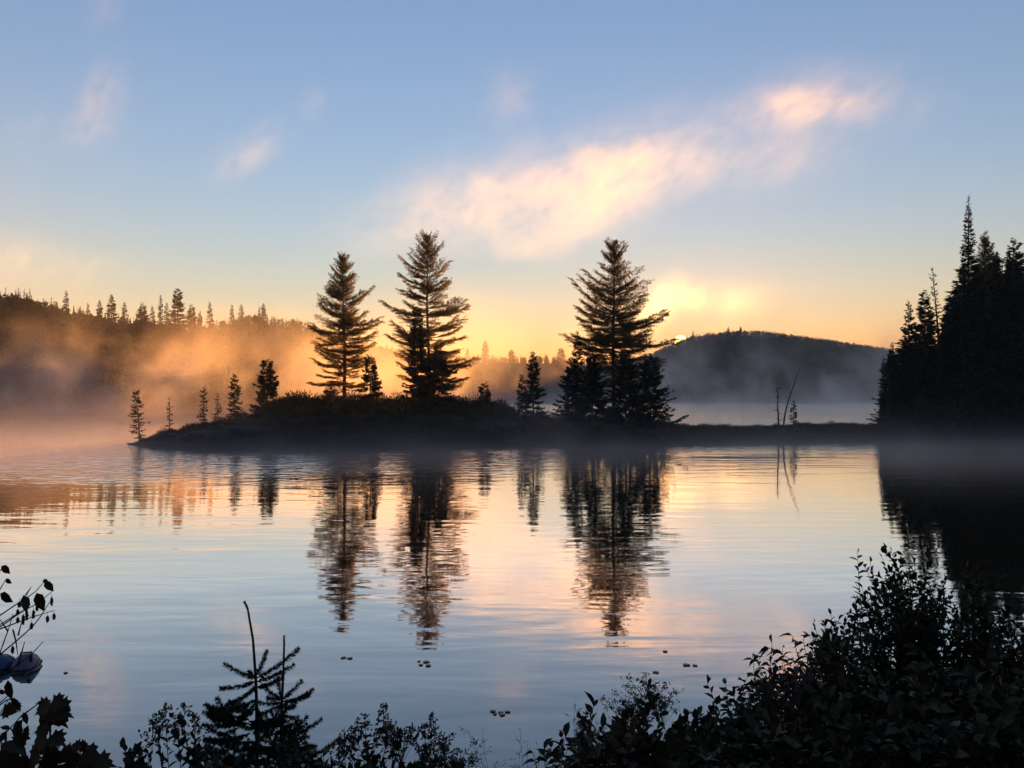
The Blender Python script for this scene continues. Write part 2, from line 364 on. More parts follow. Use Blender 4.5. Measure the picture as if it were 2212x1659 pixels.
def snag_tree(H, seed, bend=.1, n=18, R=.6):
    rng = np.random.default_rng(seed); tk = MB(); zt = np.linspace(0, H, 10)
    ax = np.stack([bend*H*(zt/H)**1.6+np.sin(zt*1.7)*.03, 0*zt, zt], -1); tube(tk, ax, np.linspace(.11, .02, 10), 6); br = MB()
    for z in np.sort(rng.uniform(.15, .98, n))*H:
        az = rng.uniform(0, 6.28); L = R*rng.uniform(.4, 1)*(1-.5*z/H); s = np.linspace(0, 1, 4)
        x0 = np.interp(z, zt, ax[:, 0])
        tube(br, np.stack([x0+L*s*math.cos(az), L*s*math.sin(az), z+L*(.1*s-.35*s**2)], -1), np.linspace(.045, .018, 4), 3)
    tk.merge(br, lambda v: v)
    return (tk,)
def tree_thing(name, tkcr, loc, mats, label, cat='tree', group=None, parts=('trunk', 'crown'), rz=0, sc=1):
    r = root(name, loc, label=label, cat=cat, group=group); r.rotation_euler.z = rz; r.scale = (sc, sc, sc) if np.isscalar(sc) else sc
    for pn, d, mm in zip(parts, tkcr, mats):
        link(pn, d if isinstance(d, bpy.types.Mesh) else d.mesh(name+' '+pn, mm), r)
    return r
PN = (M['bark'], M['needle']); SP = (M['bark'], M['spruce'])
# --- the three tall pines of the island; reach tables measured as (row, left px, right px) off the trunk
def pine_at(name, px, D, top, rows, seed, label, dense=1., lean=0.):
    b = on_isl(px, D); b.z -= .1; ztop = EYE-(top-HOR)/FOC*D-(.85 if top < 500 else .35); H = ztop-b.z
    pr = sorted([((EYE-(r-HOR)/FOC*D-b.z)/H, l/FOC*D, rr/FOC*D) for r, l, rr in rows])
    return tree_thing(name, pine(H, pr, seed, lean, dense), b, PN, label, 'pine tree')
pine_at('white_pine', 745, 83, 552, [(552, 4, 4), (590, 24, 24), (620, 38, 36), (650, 55, 62), (690, 78, 76), (720, 70, 70), (750, 90, 62), (765, 92, 55), (790, 74, 80), (830, 72, 74), (860, 50, 70), (890, 10, 20)], 11, 'shorter tall pine nearest the low left end of the island', lean=-.2)
pine_at('white_pine', 928, 86, 497, [(497, 3, 3), (515, 11, 10), (535, 26, 26), (570, 52, 50), (600, 56, 60), (630, 40, 70), (660, 86, 84), (690, 60, 100), (720, 84, 104), (745, 92, 90), (760, 50, 92), (790, 86, 110), (815, 60, 95), (840, 40, 70), (880, 40, 60)], 12, 'tallest island pine, glowing gold in the sunlit mist', lean=-.35, dense=1.05)
pine_at('white_pine', 1325, 85, 517, [(517, 4, 4), (545, 24, 26), (580, 42, 36), (610, 66, 58), (640, 90, 72), (670, 80, 95), (700, 98, 120), (730, 106, 130), (760, 96, 135), (790, 80, 140), (830, 70, 140), (870, 50, 110), (890, 30, 40)], 13, 'broad pine with open lower limbs, nearest the rising sun', dense=1.0, lean=.05)
# --- smaller trees on the island: (kind, px, D, top row, half width px, label)
def small(name, px, D, top, half, seed, label, cat='spruce tree', lean=0., **k):
    b = on_isl(px, D); b.z -= .08; H = EYE-(top-HOR)/FOC*D-b.z
    return tree_thing(name, spruce(H, half/FOC*D*1.12, seed, lean=lean, **k), b, SP, label, cat)
small('spruce_tree', 302, 73.5, 846, 24, 21, 'ragged leaning spruce at the very tip of the island', full=.75, snag=.25, lean=-.08, power=.55, bl=.26)
small('spruce_tree', 366, 73, 862, 15, 22, 'thin half bare spruce beside the island tip', full=.6, snag=.5, power=.8, bl=.22)
small('spruce_tree', 440, 76, 836, 17, 23, 'slim open spruce, leftmost of the three on the island slope', full=.8, snag=.2, power=.72, bl=.26)
small('spruce_tree', 470, 78, 852, 15, 24, 'shortest spruce standing between two taller ones on the slope', full=.8, snag=.25, power=.78, bl=.24)
small('spruce_tree', 507, 79, 808, 24, 25, 'neat pointed spruce left of the rounded tree on the slope', full=1.0, power=.75, bl=.3)
small('rounded_conifer', 577, 83, 782, 34, 26, 'dense rounded conifer alone above the island slope', full=1.5, power=.55, droop=.05, bl=.5)
small('spruce_tree', 800, 81, 770, 36, 27, 'young conifer crowding the foot of the left pine', full=1.2, power=.7, bl=.42)
small('spruce_tree', 712, 81, 835, 26, 28, 'low conifer under the left edge of the left pine', full=1.1, power=.72, bl=.36)
small('spruce_tree', 902, 83, 668, 40, 29, 'dark dense conifer filling the trunk side of the tallest pine', full=1.5, power=.65, bl=.45)
small('spruce_tree', 948, 84, 745, 66, 30, 'wide dark conifer right of the tallest pine trunk', full=1.6, power=.78, bl=.5)
small('spruce_tree', 1046, 82, 828, 32, 31, 'bushy little conifer in the dip right of the tallest pine', full=1.4, power=.72, droop=.1, bl=.42)
small('spruce_tree', 1152, 80, 760, 33, 32, 'free standing fir between the middle and right pines', full=1.15, power=.8, droop=.2, bl=.36)
small('spruce_tree', 1128, 79, 812, 22, 33, 'smaller fir leaning on the free standing fir', full=1., power=.7, bl=.3)
small('spruce_tree', 1248, 82, 716, 30, 34, 'slender spruce just left of the broad pine', full=.9, power=.8, bl=.34)
small('spruce_tree', 1236, 80, 772, 48, 35, 'dark low spruce at the left foot of the broad pine', full=1.4, power=.78, bl=.42)
small('spruce_tree', 1280, 81, 772, 58, 36, 'dark spruce under the left limbs of the broad pine', full=1.5, power=.72, bl=.45)
small('spruce_tree', 1352, 80, 770, 66, 37, 'dark spruce under the right limbs of the broad pine', full=1.5, power=.72, bl=.45)
small('spruce_tree', 1405, 79, 775, 74, 38, 'open branched conifer at the right edge of the island grove', full=1.2, power=.7, droop=.15, bl=.42)
small('spruce_tree', 1432, 79, 890, 13, 39, 'tiny conifer at the water right of the island grove', full=1.3, power=.78, bl=.2)
small('spruce_tree', 1714, 80.5, 868, 15, 40, 'tiny pointed spruce beside the dead trunks on the spit', full=1.1, power=.8, bl=.2)
def snag_at(px, D, top, seed, bend, label, n=18, R=.6):
    b = on_isl(px, D); b.z -= .08; H = EYE-(top-HOR)/FOC*D-b.z
    tree_thing('dead_tree', snag_tree(H, seed, bend, n, R), b, (M['bark'],), label, 'dead tree', parts=('trunk',))
snag_at(1690, 80, 797, 41, .26, 'tall curved dead trunk leaning right on the spit', 8, .7)
snag_at(1682, 80, 834, 42, -.03, 'shorter straight dead trunk with stubby twigs on the spit', 34, .75)
snag_at(1096, 76, 856, 43, .35, 'bare crooked branch rising from the low brush by the fir', 6, .5)
# --- shared spruce shapes for the ridge and the right bank
VAR = []
for k, (R, pw, dr, fl, bl) in enumerate([(1.35, .85, .45, 1.1, .42), (1.9, .8, .3, 1.2, .5), (2.3, .72, .25, 1.4, .55), (1.0, .75, .5, 1., .38), (1.7, .65, .15, 1.3, .5)]):
    tk, cr = spruce(12, R, 60+k, pw, dr, .36, fl, bl=bl)
    VAR.append((tk.mesh('spruce trunk', M['bark']), cr.mesh('spruce crown', M['spruce']), 12., R))
def spruce_copy(v, base, H, halfw, label, group=None, name='spruce_tree', rz=0.):
    tk, cr, h0, r0 = VAR[v]
    s = max(halfw/r0, .05)
    return tree_thing(name, (tk, cr), base, SP, label, 'spruce tree', group, rz=rz, sc=(s, s, H/h0))
rnd = random.Random(5)
# left ridge, each silhouette against the sky: (px, top row, half width px, shape, label)
RIDGE = [(143, 628, 11, 3, 'slim spire spruce, leftmost of those on the left ridge'), (190, 655, 8, 3, 'small ridge spruce just left of the one with a leaning narrow top'), (215, 648, 14, 1, 'ridge spruce with a leaning narrow top, left of a wide pair'),
 (241, 636, 21, 1, 'wide ridge spruce just right of the leaning topped one'), (269, 652, 14, 0, 'plain medium ridge spruce right of the wide one'), (308, 655, 24, 2, 'dense broad ridge spruce in the middle of the left skyline'), (329, 660, 12, 0, 'narrow ridge spruce touching the dense broad one'),
 (347, 638, 10, 3, 'needle thin ridge spruce left of the big layered tree'), (360, 655, 12, 3, 'short thin ridge spruce wedged beside the big layered tree'), (384, 624, 24, 4, 'tallest layered conifer on the left ridge'), (414, 658, 22, 2, 'full ridge spruce right of the tallest layered conifer'),
 (453, 652, 14, 0, 'lone pointed spruce right of the full ridge spruces'), (171, 668, 9, 0, 'tiny spruce low between the first ridge spires'), (432, 672, 12, 2, 'small round ridge spruce in the shadow of a full one'), (468, 690, 9, 0, 'last little spruce where the left ridge drops')]
for px, top, half, v, lab in RIDGE:
    D = 244; zt = P(px, top, D).z; zg = float(left_hill.z(px, D))-.5
    spruce_copy(v, (P(px, HOR, D).x, D, zg), zt-zg, half/FOC*D*1.15, lab, 'spruces on the left ridge', rz=rnd.uniform(0, 6))
for px, top, half, v, lab in [(501, 658, 8, 3, 'pale spire on the rounded hill, left of two'), (521, 657, 11, 0, 'pale layered spruce on the rounded hill top'), (569, 655, 12, 1, 'hazy twin topped spruce right on the rounded hill'), (560, 662, 5, 3, 'hair thin spruce beside the hazy twin topped one')]:
    D = 425; zt = P(px, top, D).z; zg = float(round_hill.z(px, D))-1
    spruce_copy(v, (P(px, HOR, D).x, D, zg), zt-zg, half/FOC*D*1.15, lab, 'spruces on the rounded hill', rz=rnd.uniform(0, 6))
for px, top, half, v, lab in [(1048, 735, 14, 1, 'tall hazy spruce on the far shore right of the tallest pine'), (1010, 752, 9, 0, 'hazy spruce behind the right limbs of the tallest pine'), (1105, 755, 14, 2, 'round hazy tree on the far shore left of the free standing fir'), (1180, 765, 6, 3, 'thin hazy spire on the far shore right of the fir'), (1212, 752, 16, 4, 'broad hazy tree on the far shore left of the broad pine'),
                              (1165, 768, 5, 3, 'faint spire on the far shore just right of the fir top'), (1195, 770, 6, 3, 'second faint spire from the broad hazy tree')]:
    D = 635; zt = P(px, top, D).z; zg = float(far_ridge.z(px, D))-1
    spruce_copy(v, (P(px, HOR, D).x, D, zg), zt-zg, half/FOC*D*1.15, lab, 'spruces on the far shore', rz=rnd.uniform(0, 6))
for px, top, half, v, lab in [(1816, 704, 3, 3, 'thin spire on the sunrise hill'), (1573, 706, 6, 1, 'little spruce clump left on the sunrise hill top'), (1600, 705, 5, 2, 'round little tree on the sunrise hill top'), (1497, 716, 4, 3, 'tiny spire on the sunrise hill just right of the sun')][1:]:
    D = 600; zt = P(px, top, D).z; zg = float(right_hill.z(px, D))-1
    spruce_copy(v, (P(px, HOR, D).x, D, zg), zt-zg, half/FOC*D*1.2, lab, 'trees on the sunrise hill', rz=rnd.uniform(0, 6))
# the right bank: outlined trees first
RB = [(1909, 770, 12, 0, 82, 'lowest outlined spruce where the right wood meets the far lake'), (1927, 742, 20, 2, 86, 'bushy low spruce second from the left edge of the right wood'), (1963, 652, 26, 1, 84, 'layered spruce at the left shoulder of the right wood'), (1998, 630, 30, 4, 82, 'rounded top spruce left of the leaning snag'),
      (2062, 648, 22, 0, 84, 'short spruce at the foot of the giant spire'), (2143, 538, 34, 2, 86, 'thick dark spruce right of the giant spire'), (2190, 520, 34, 4, 84, 'broad blunt spruce near the right edge of the picture'), (2045, 672, 18, 0, 82, 'small spruce between the snag and the giant spire'), (2166, 590, 30, 1, 83, 'half hidden spruce between the two broad dark tops'), (2238, 540, 36, 1, 84, 'spruce cut by the right edge of the picture')]
for px, top, half, v, D, lab in RB:
    b = on_isl(px, D+2 if px < 1940 else D); b.z -= .2; H = EYE-(top-HOR)/FOC*b.y-b.z
    spruce_copy(v, b, H, half/FOC*D*1.5, lab, 'outlined spruces of the right wood', rz=rnd.uniform(0, 6))
b = on_isl(2092, 83); b.z -= .2; tree_thing('spruce_tree', spruce(EYE-(424-HOR)/FOC*83-b.z, 3.0, 71, 1.05, .3, .42, .95, bl=.42), b, SP, 'giant spire spruce towering over the right wood', 'spruce tree')
b = on_isl(2040, 83); b.z -= .2; tree_thing('dying_spruce', spruce(EYE-(580-HOR)/FOC*83-b.z, 1.0, 72, .4, .3, .4, .6, bl=.26, snag=.45, lean=-.075), b, SP, 'half dead spruce leaning left before the giant spire', 'spruce tree')
b = on_isl(2126, 85); b.z -= .2; H = EYE-(512-HOR)/FOC*85-b.z
tree_thing('white_pine', pine(H, [(0, .5, .5), (.3, 2.2, 2.2), (.6, 1.8, 1.8), (.85, 1.1, 1.1), (1, .2, .2)], 73, 0, .8), b, PN, 'feathery pine top peeping beside the giant spire', 'pine tree')
for k in range(64):
    px = 1912+(k*37 % 64)/64*430+rnd.uniform(-5, 5); lim = float(np.interp(px, [1900, 1950, 1985, 2040, 2075, 2110, 2350], [770, 690, 650, 640, 560, 520, 520]))
    top = rnd.uniform(lim+10, lim+120) if k % 3 else rnd.uniform(lim+90, 850); D = rnd.uniform(81.5, 94) if k % 3 else rnd.uniform(80.8, 84)
    b = on_isl(px, D); b.z -= .2; H = max(EYE-(top-HOR)/FOC*D-b.z, 2.)
    spruce_copy(rnd.choice((1, 2, 4)), b, H, min(H*.30, 3.6), 'dark spruce merging into the solid wood on the right bank', 'spruces filling the right wood', rz=rnd.uniform(0, 6))
# --- far woods: one mass per hill
def lowtree(rng, H, R, n, round_=False):
    m = MB()
    if round_:
        p = nrm(rng.normal(size=(n, 3)))*np.cbrt(rng.uniform(.3, 1, (n, 1)))*np.array([R, R, H*.46])+np.array([0, 0, H*.5])
        blades(m, p, rng.normal(size=(n, 3)), rng.uniform(.12, .22, n), rng.uniform(.09, .16, n), rng)
    else:
        f = rng.uniform(0, 1, n)**1.3; az = rng.uniform(0, 6.28, n); r = R*(1-f)**.85
        b = np.stack([0*f, 0*f, f*H], -1)
        blades(m, b, np.stack([np.cos(az), np.sin(az), -.25+f*.5], -1), np.maximum(r*rng.uniform(.7, 1.2, n), .02), .02+.3*r, rng)
        tube(m, [(0, 0, 0), (0, 0, H*1.02)], [.018, .003], 3)
    return m
def wood(name, hill, n, x0, x1, Hr, share, seed, nb=70, v0=.02, ridge=0, mt='forest'):
    rng = np.random.default_rng(seed); big = MB()
    protos = [lowtree(rng, 1., .2 if k < 5 else .36, nb*2, k >= 5) for k in range(9)]
    for k in range(n):
        px = rng.uniform(x0, x1); t = v0+(1-v0)*rng.uniform()**.8
        if k < ridge: t = rng.uniform(.93, 1.03)
        D = hill.D0+(hill.D1-hill.D0)*t; z = float(hill.z(px, D))
        if z < .2: continue
        H = rng.uniform(*Hr); con = rng.random() < share; pr = protos[rng.integers(0, 5) if con else rng.integers(5, 9)]
        if not con: H *= .8
        a = rng.uniform(0, 6.28); ca, sa = math.cos(a)*H, math.sin(a)*H; ox, oy = (px-1106)/FOC*D, D
        big.merge(pr, lambda v: np.stack([v[:, 0]*ca-v[:, 1]*sa+ox, v[:, 0]*sa+v[:, 1]*ca+oy, v[:, 2]*H+z-.4], -1))
    tag(big.build(name, M[mt]), kind='stuff')
wood('forest', left_hill, 1300, -260, 700, (6, 10.), .6, 101, 80, ridge=460)
wood('forest', round_hill, 1000, 380, 1180, (4., 7.), .8, 102, 60, ridge=260)
wood('forest', far_ridge, 700, 700, 1560, (4, 8.), .8, 103, 50, ridge=320)
wood('forest', right_hill, 2600, 1290, 2300, (3.5, 5.5), .25, 104, 30, ridge=1100, mt='autumn')
# --- brush on the island: low leafy shrubs in four shapes, copied
def dome(seed, R, H, n, leaf):
    rng = np.random.default_rng(seed); fo, st = MB(), MB()
    ns = 9
    for k in range(ns):
        az = rng.uniform(0, 6.28); r = R*rng.uniform(.2, .9); top = H*rng.uniform(.7, 1.1); s = np.linspace(0, 1, 5)
        tube(st, np.stack([r*s**1.3*math.cos(az), r*s**1.3*math.sin(az), top*s], -1), np.linspace(.02, .004, 5), 3)
    u = nrm(rng.normal(size=(n, 3))); u[:, 2] = np.abs(u[:, 2]); rr = np.cbrt(rng.uniform(.12, 1, n))
    lump = 1+.22*np.sin(u[:, 0]*5+seed)*np.sin(u[:, 1]*4+seed*2)
    p = u*(rr*lump)[:, None]*np.array([R, R, H])
    blades(fo, p, u+rng.normal(size=(n, 3))*.6+np.array([0, 0, .5]), rng.uniform(leaf*.6, leaf*1.4, n), rng.uniform(leaf*.25, leaf*.5, n), rng)
    k = n//14; blades(fo, u[:k]*np.array([R, R, H])*.9, u[:k]*.4+np.array([0, 0, 1.]), rng.uniform(.2, .45, k)*H, .03, rng)
    return st.mesh('brush stems', M['twig']), fo.mesh('brush foliage', M['heath'])
BR = [dome(201+k, *a) for k, a in enumerate([(1., 1., 700, .16), (1.2, .8, 800, .15), (.9, 1.2, 750, .15), (1.1, 1., 800, .18)])]
def brush(px, D, s, sh, label, group):
    b = on_isl(px, D); b.z -= .12
    tree_thing('shrub', BR[rnd.randrange(4)], b, (M['twig'], M['heath']), label, 'shrub', group, parts=('stems', 'foliage'), rz=rnd.uniform(0, 6), sc=(s, s, s*sh))
def brush_row(x0, x1, n, ts, s, sh, label, group):
    for k in range(n):
        px = x0+(x1-x0)*(k+rnd.uniform(.1, .9))/n; D = float(ip(ISL_DS, px)+ip(ISL_W, px)*rnd.uniform(*ts))
        brush(px, D, rnd.uniform(*s), rnd.uniform(*sh), label, group)
brush_row(345, 640, 34, (.25, .6), (.45, .85), (.7, 1.1), 'knee high brush on the rising left slope of the island', 'brush on the left slope')
brush_row(590, 1110, 60, (.2, .62), (1.0, 1.7), (.75, 1.2), 'dense dark brush round the feet of the tall pines', 'brush under the pines')
brush_row(620, 700, 5, (.45, .5), (1.3, 1.5), (1., 1.2), 'rounded bush swelling at the left of the pines', 'rounded bushes left of the pines')
brush_row(1090, 1450, 44, (.15, .6), (.6, 1.1), (.6, 1.), 'low brush along the island shore under the broad pine', 'brush under the broad pine')
brush_row(600, 1450, 60, (.02, .18), (.6, 1.1), (.6, .9), 'dark brush overhanging the water along the island front', 'brush on the island front')
brush_row(1440, 1930, 70, (.05, .7), (.45, .75), (.55, .8), 'low heath bush on the narrow spit', 'bushes on the spit')
brush_row(1900, 2330, 36, (.0, .05), (.8, 1.5), (.8, 1.3), 'shoreline bush at the foot of the right wood', 'bushes below the right wood')
# rough growth and rock between the bushes
rng = np.random.default_rng(77); n = 16000
px = rng.uniform(300, 2300, n); tt = rng.uniform(.0, .7, n); D = ip(ISL_DS, px)+ip(ISL_W, px)*tt
mb = MB(); blades(mb, np.stack([(px-1106)/FOC*D, D, isl_z(px, D)-.03], -1), np.stack([rng.normal(size=n)*.4, rng.normal(size=n)*.4, np.ones(n)], -1), rng.uniform(.12, .42, n), rng.uniform(.03, .08, n), rng)
tag(mb.build('undergrowth', M['heath']), kind='stuff')
def boulder(px, D, sx, sy, sz, seed, label, rz=0.):
    mb = MB(); ball(mb, (0, 0, 0), 1, 40, 24); v = np.concatenate(mb.v)
    k = 1+.16*wob(v[:, 0]+v[:, 2], v[:, 1]-v[:, 2]*.7, .8, seed)
    mb.v = [np.sign(v)*np.abs(v)**.8*k[:, None]*np.array([sx, sy, sz])]
    o = mb.build('rock', M['rock'], smooth=True); b = on_isl(px, D); o.location = (b.x, b.y, b.z); o.rotation_euler = (0, 0, rz); tag(o, label, 'rock')
boulder(455, 69.7, 2.4, 1.2, .42, 1, 'long bare rock slab sloping into the lake on the left slope', .12)
boulder(530, 70.2, 1.9, 1.0, .6, 2, 'second bare rock slab, nearer the pines', .1)
boulder(372, 71.6, .8, .5, .2, 3, 'small shore rock beside the island tip')

# ------------------------------------------------------------------ foreground plants on the near bank
def on_bank(px, D, sink=.04):
    x = (px-1106)/FOC*D; return Vector((x, D, float(bank_z(x, D))-sink))
def curve(a, b, up, n=9, side=(0, 0, 0)):
    s = np.linspace(0, 1, n)[:, None]; a = np.array(a); b = np.array(b); L = np.linalg.norm(b-a)
    return a+(b-a)*s+(np.array([0, 0, up])*L+np.array(side)*L)*(4*s*(1-s))
def along(pts, t):
    s = np.linspace(0, 1, len(pts)); p = np.stack([np.interp(t, s, pts[:, c]) for c in range(3)], -1)
    g = np.gradient(pts, axis=0); d = nrm(np.stack([np.interp(t, s, g[:, c]) for c in range(3)], -1)); return p, d
def leafy(name, base, tips, label, cat='shrub', group=None, leaf=.055, wide=.5, twigs=4, tw=(.12, .3), mt='leaf', seed=1, t0=.3, droop=0., up=.45, rad=.006, flowers=None, dens=1.2, spread=.08):
    rng = np.random.default_rng(seed); st, fo, heads = MB(), MB(), []; base = np.array(base)
    B, Dr = [], []
    for tip in tips:
        tip = np.array(tip)
        a = base+np.append(rng.normal(size=2)*spread, 0)
        pts = curve(a, tip, rng.uniform(-.02, .10), 10, np.append(rng.normal(size=2)*.05, 0))
        L = np.linalg.norm(tip-a); tube(st, pts, np.linspace(rad*(.6+.5*L), .0014, 10), 5)
        paths = [(pts, t0)]
        for k in range(rng.poisson(twigs)):
            t = rng.uniform(t0*.8, .93); p, d = along(pts, np.array([t])); l = rng.uniform(*tw)
            v = nrm(d[0]*.7+rng.normal(size=3)*.65+np.array([0, 0, up])); q = curve(p[0], p[0]+v*l, -.06*droop+.04, 6)
            tube(st, q, np.linspace(.0026, .001, 6), 4); paths.append((q, .15))
        for q, u0 in paths:
            ql = np.linalg.norm(np.diff(q, axis=0), axis=1).sum(); n = max(int(ql*(1-u0)/(leaf*.52)*dens), 2)
            t = np.append(np.linspace(u0, .98, n)+rng.normal(size=n)*.012, 1.); t = np.clip(t, 0, 1); p, d = along(q, t)
            lat = nrm(np.cross(d, nrm(rng.normal(size=(1, 3))+np.array([[0, 0, 1.]]))))*np.where(np.arange(len(t)) % 2, 1., -1.)[:, None]
            lat[-1] = 0
            v = nrm(d*.75+lat*.9+np.array([0, 0, .15-droop])+rng.normal(size=p.shape)*.3)
            B.append(p); Dr.append(v)
        if flowers:
            fl = MB(); heads.append(fl)
            p0 = tip; m = flowers
            if m == 'spike':
                for k in range(46):
                    f = rng.uniform(); r = .035*(1-f)+.006; pp = p0+np.array([rng.normal()*r, rng.normal()*r, -.02+f*.13])
                    blades(fl, np.repeat(pp[None], 4, 0), rng.normal(size=(4, 3)), rng.uniform(.008, .016), .010, rng)
                tube(fl, [p0, p0+np.array([0, 0, .12])], [.0018, .0008], 4)
            else:
                for k in range(11):
                    c = p0+np.array([rng.normal()*.045, rng.normal()*.045, rng.uniform(.0, .05)]); tube(fl, curve(p0-np.array([0, 0, .10]), c, .0, 4), .0012, 4)
                    pp = c+rng.normal(size=(26, 3))*np.array([.013, .013, .007]); blades(fl, pp, rng.normal(size=(26, 3)), .011, .009, rng)
    B = np.concatenate(B); Dr = np.concatenate(Dr); n = len(B); sz = leaf*rng.uniform(.6, 1.25, n)
    leaves(fo, B, Dr, sz, sz*wide*rng.uniform(.8, 1.2, n), rng, curl=.12+droop*.5)
    r = root(name, base, label=label, cat=cat, group=group)
    for nm, mbx, mm in [('stems', st, M['twig']), ('foliage', fo, M[mt])]+[('flower_head', h, M['flower']) for h in heads]:
        if mbx.n:
            v = [x-base for x in mbx.v]; mbx.v = v; mbx.build(nm, mm, r)
    return r
def in_poly(poly, n, rng):
    p = np.array(poly, float); out = []
    lo, hi = p.min(0), p.max(0)
    while len(out) < n:
        q = rng.uniform(lo, hi); c = False; j = len(p)-1
        for i in range(len(p)):
            if (p[i, 1] > q[1]) != (p[j, 1] > q[1]) and q[0] < (p[j, 0]-p[i, 0])*(q[1]-p[i, 1])/(p[j, 1]-p[i, 1])+p[i, 0]: c = not c
            j = i
        if c: out.append(q)
    return out
def tips_at(pts, D, rng, dd=.35):
    o = []
    for x, y in pts:
        d = D+rng.uniform(-dd, dd); o.append(P(x, y, d))
    return o
def mass(px, D, poly, n, edge, label, seed, name='leafy_shrub', group=None, **k):
    rng = np.random.default_rng(seed); t = tips_at(edge, D, rng, .15)+tips_at(in_poly(poly, n, rng), D, rng, .5)
    return leafy(name, on_bank(px, D), t, label, 'shrub', group, seed=seed, **k)
# the tall shrub at the right, stepping down to the middle
mass(1990, 5.6, [(1860, 1240), (1960, 1215), (2040, 1250), (2090, 1330), (2060, 1500), (1900, 1480), (1850, 1330)], 90,
     [(1852, 1194), (1868, 1225), (1850, 1262), (1905, 1205), (1925, 1190), (1953, 1183), (1975, 1215), (2004, 1206), (2022, 1240), (2053, 1222), (1848, 1290), (1880, 1215)], 'tallest leafy shrub before the right wood reflection, with sprigs reaching up', 301, leaf=.055, twigs=4.5, tw=(.1, .26))
mass(2150, 5.2, [(2050, 1330), (2107, 1265), (2160, 1300), (2240, 1285), (2260, 1500), (2080, 1520)], 80, [(2107, 1252), (2085, 1290), (2140, 1275), (2185, 1290), (2212, 1275), (2235, 1268)], 'dark leafy shrub filling the right edge of the picture', 302, leaf=.058, twigs=4.5)
mass(1790, 5.0, [(1760, 1380), (1800, 1350), (1860, 1340), (1900, 1480), (1800, 1520), (1720, 1470)], 58, [(1795, 1328), (1780, 1345), (1758, 1346), (1812, 1340), (1848, 1318), (1840, 1345), (1862, 1335)], 'open twiggy shrub with small leaves left of the tallest shrub', 303, leaf=.05, twigs=4, tw=(.1, .24))
mass(1690, 4.6, [(1650, 1450), (1690, 1420), (1740, 1430), (1780, 1540), (1660, 1540)], 26, [(1626, 1419), (1640, 1440), (1668, 1390), (1690, 1400), (1712, 1373), (1735, 1380), (1632, 1465)], 'shrub with long drooping leaves at the middle of the bank', 304, leaf=.085, wide=.3, twigs=3, droop=.7, mt='leafwarm')
mass(1615, 4.3, [(1590, 1520), (1640, 1500), (1690, 1560), (1600, 1600)], 22, [(1583, 1492), (1572, 1510), (1600, 1485), (1622, 1490)], 'small shrub whose top curls over, below the drooping leaved shrub', 305, leaf=.065, twigs=3, droop=.3)
mass(1530, 4.1, [(1480, 1570), (1540, 1545), (1600, 1570), (1590, 1650), (1490, 1650)], 26, [(1489, 1541), (1470, 1556), (1512, 1545), (1540, 1530), (1505, 1556)], 'round leaved low shrub right of the flowering stalks', 306, leaf=.055, wide=.62, twigs=3)
mass(1330, 3.9, [(1240, 1600), (1330, 1575), (1450, 1580), (1460, 1655), (1230, 1655)], 46, [(1262, 1580), (1300, 1575), (1345, 1560), (1290, 1590)], 'low tangle of broad dark leaves in front of the flowering stalks', 307, leaf=.075, wide=.5, twigs=3, mt='leafwarm')
mass(1190, 3.8, [(1150, 1640), (1210, 1625), (1260, 1640), (1250, 1690), (1160, 1690)], 16, [(1152, 1626), (1175, 1622), (1215, 1615)], 'arching leaved plant, lowest end of the bank growth near the picture middle', 308, leaf=.09, wide=.36, twigs=2, droop=.5)
for k, (px, D, poly, n, lab) in enumerate([(1830, 4.2, [(1740, 1500), (1930, 1450), (1960, 1660), (1720, 1660)], 60, 'dense dark shrub low at the right, under the twiggy small leaved one'), (2060, 4.3, [(1930, 1460), (2140, 1430), (2160, 1660), (1930, 1660)], 64, 'dense dark shrub below the tallest leafy shrub'),
        (2230, 4.2, [(2120, 1440), (2300, 1420), (2300, 1660), (2120, 1660)], 56, 'dense dark shrub in the bottom right corner'), (1650, 3.8, [(1540, 1590), (1740, 1540), (1760, 1670), (1540, 1670)], 46, 'dense dark shrub under the long drooping leaves'), (1450, 3.6, [(1380, 1620), (1560, 1605), (1560, 1690), (1380, 1690)], 34, 'dense leafy clump at the bottom edge below the round leaved shrub'),
        (1930, 3.6, [(1740, 1560), (2100, 1540), (2120, 1680), (1740, 1680)], 60, 'dense leafy clump at the bottom edge between two dark shrubs'), (2160, 3.5, [(2060, 1560), (2280, 1540), (2280, 1680), (2060, 1680)], 44, 'nearest dense clump of leaves at the bottom right')]):
    rng = np.random.default_rng(330+k); leafy('leafy_shrub', on_bank(px, D), tips_at(in_poly(poly, n, rng), D, rng, .5), lab, seed=330+k, leaf=.072, wide=.58, twigs=6, t0=.2, dens=1.3)
# flowering stalks
def stalks(pts, D, label, seed, kind='spike', leaf=.05, wide=.42, mt='leaf', spread=.03, **k):
    rng = np.random.default_rng(seed); px = np.mean([p[0] for p in pts]); D2 = D
    return leafy('meadowsweet' if kind == 'spike' else 'tansy', on_bank(px, D2), tips_at(pts, D, rng, .04), label, 'plant', None, leaf, wide, 1.2, (.06, .14), mt, seed, .35, .0, .5, .004, kind, 1.15, spread)
stalks([(342, 1592), (358, 1572), (330, 1600)], 3.6, 'meadowsweet with two dark panicles left of the spruce saplings', 341)
stalks([(398, 1572), (385, 1600), (420, 1600)], 3.5, 'meadowsweet with a single tall panicle and broad leaves by the saplings', 342, leaf=.06, wide=.55)
stalks([(774, 1606), (790, 1598), (760, 1630)], 3.6, 'double topped meadowsweet right of the saplings', 343)
stalks([(828, 1572), (838, 1600)], 3.7, 'tallest meadowsweet spike at the bottom middle', 344)
stalks([(858, 1598), (866, 1604)], 3.5, 'flat topped tansy beside the tallest meadowsweet', 345, 'flat')
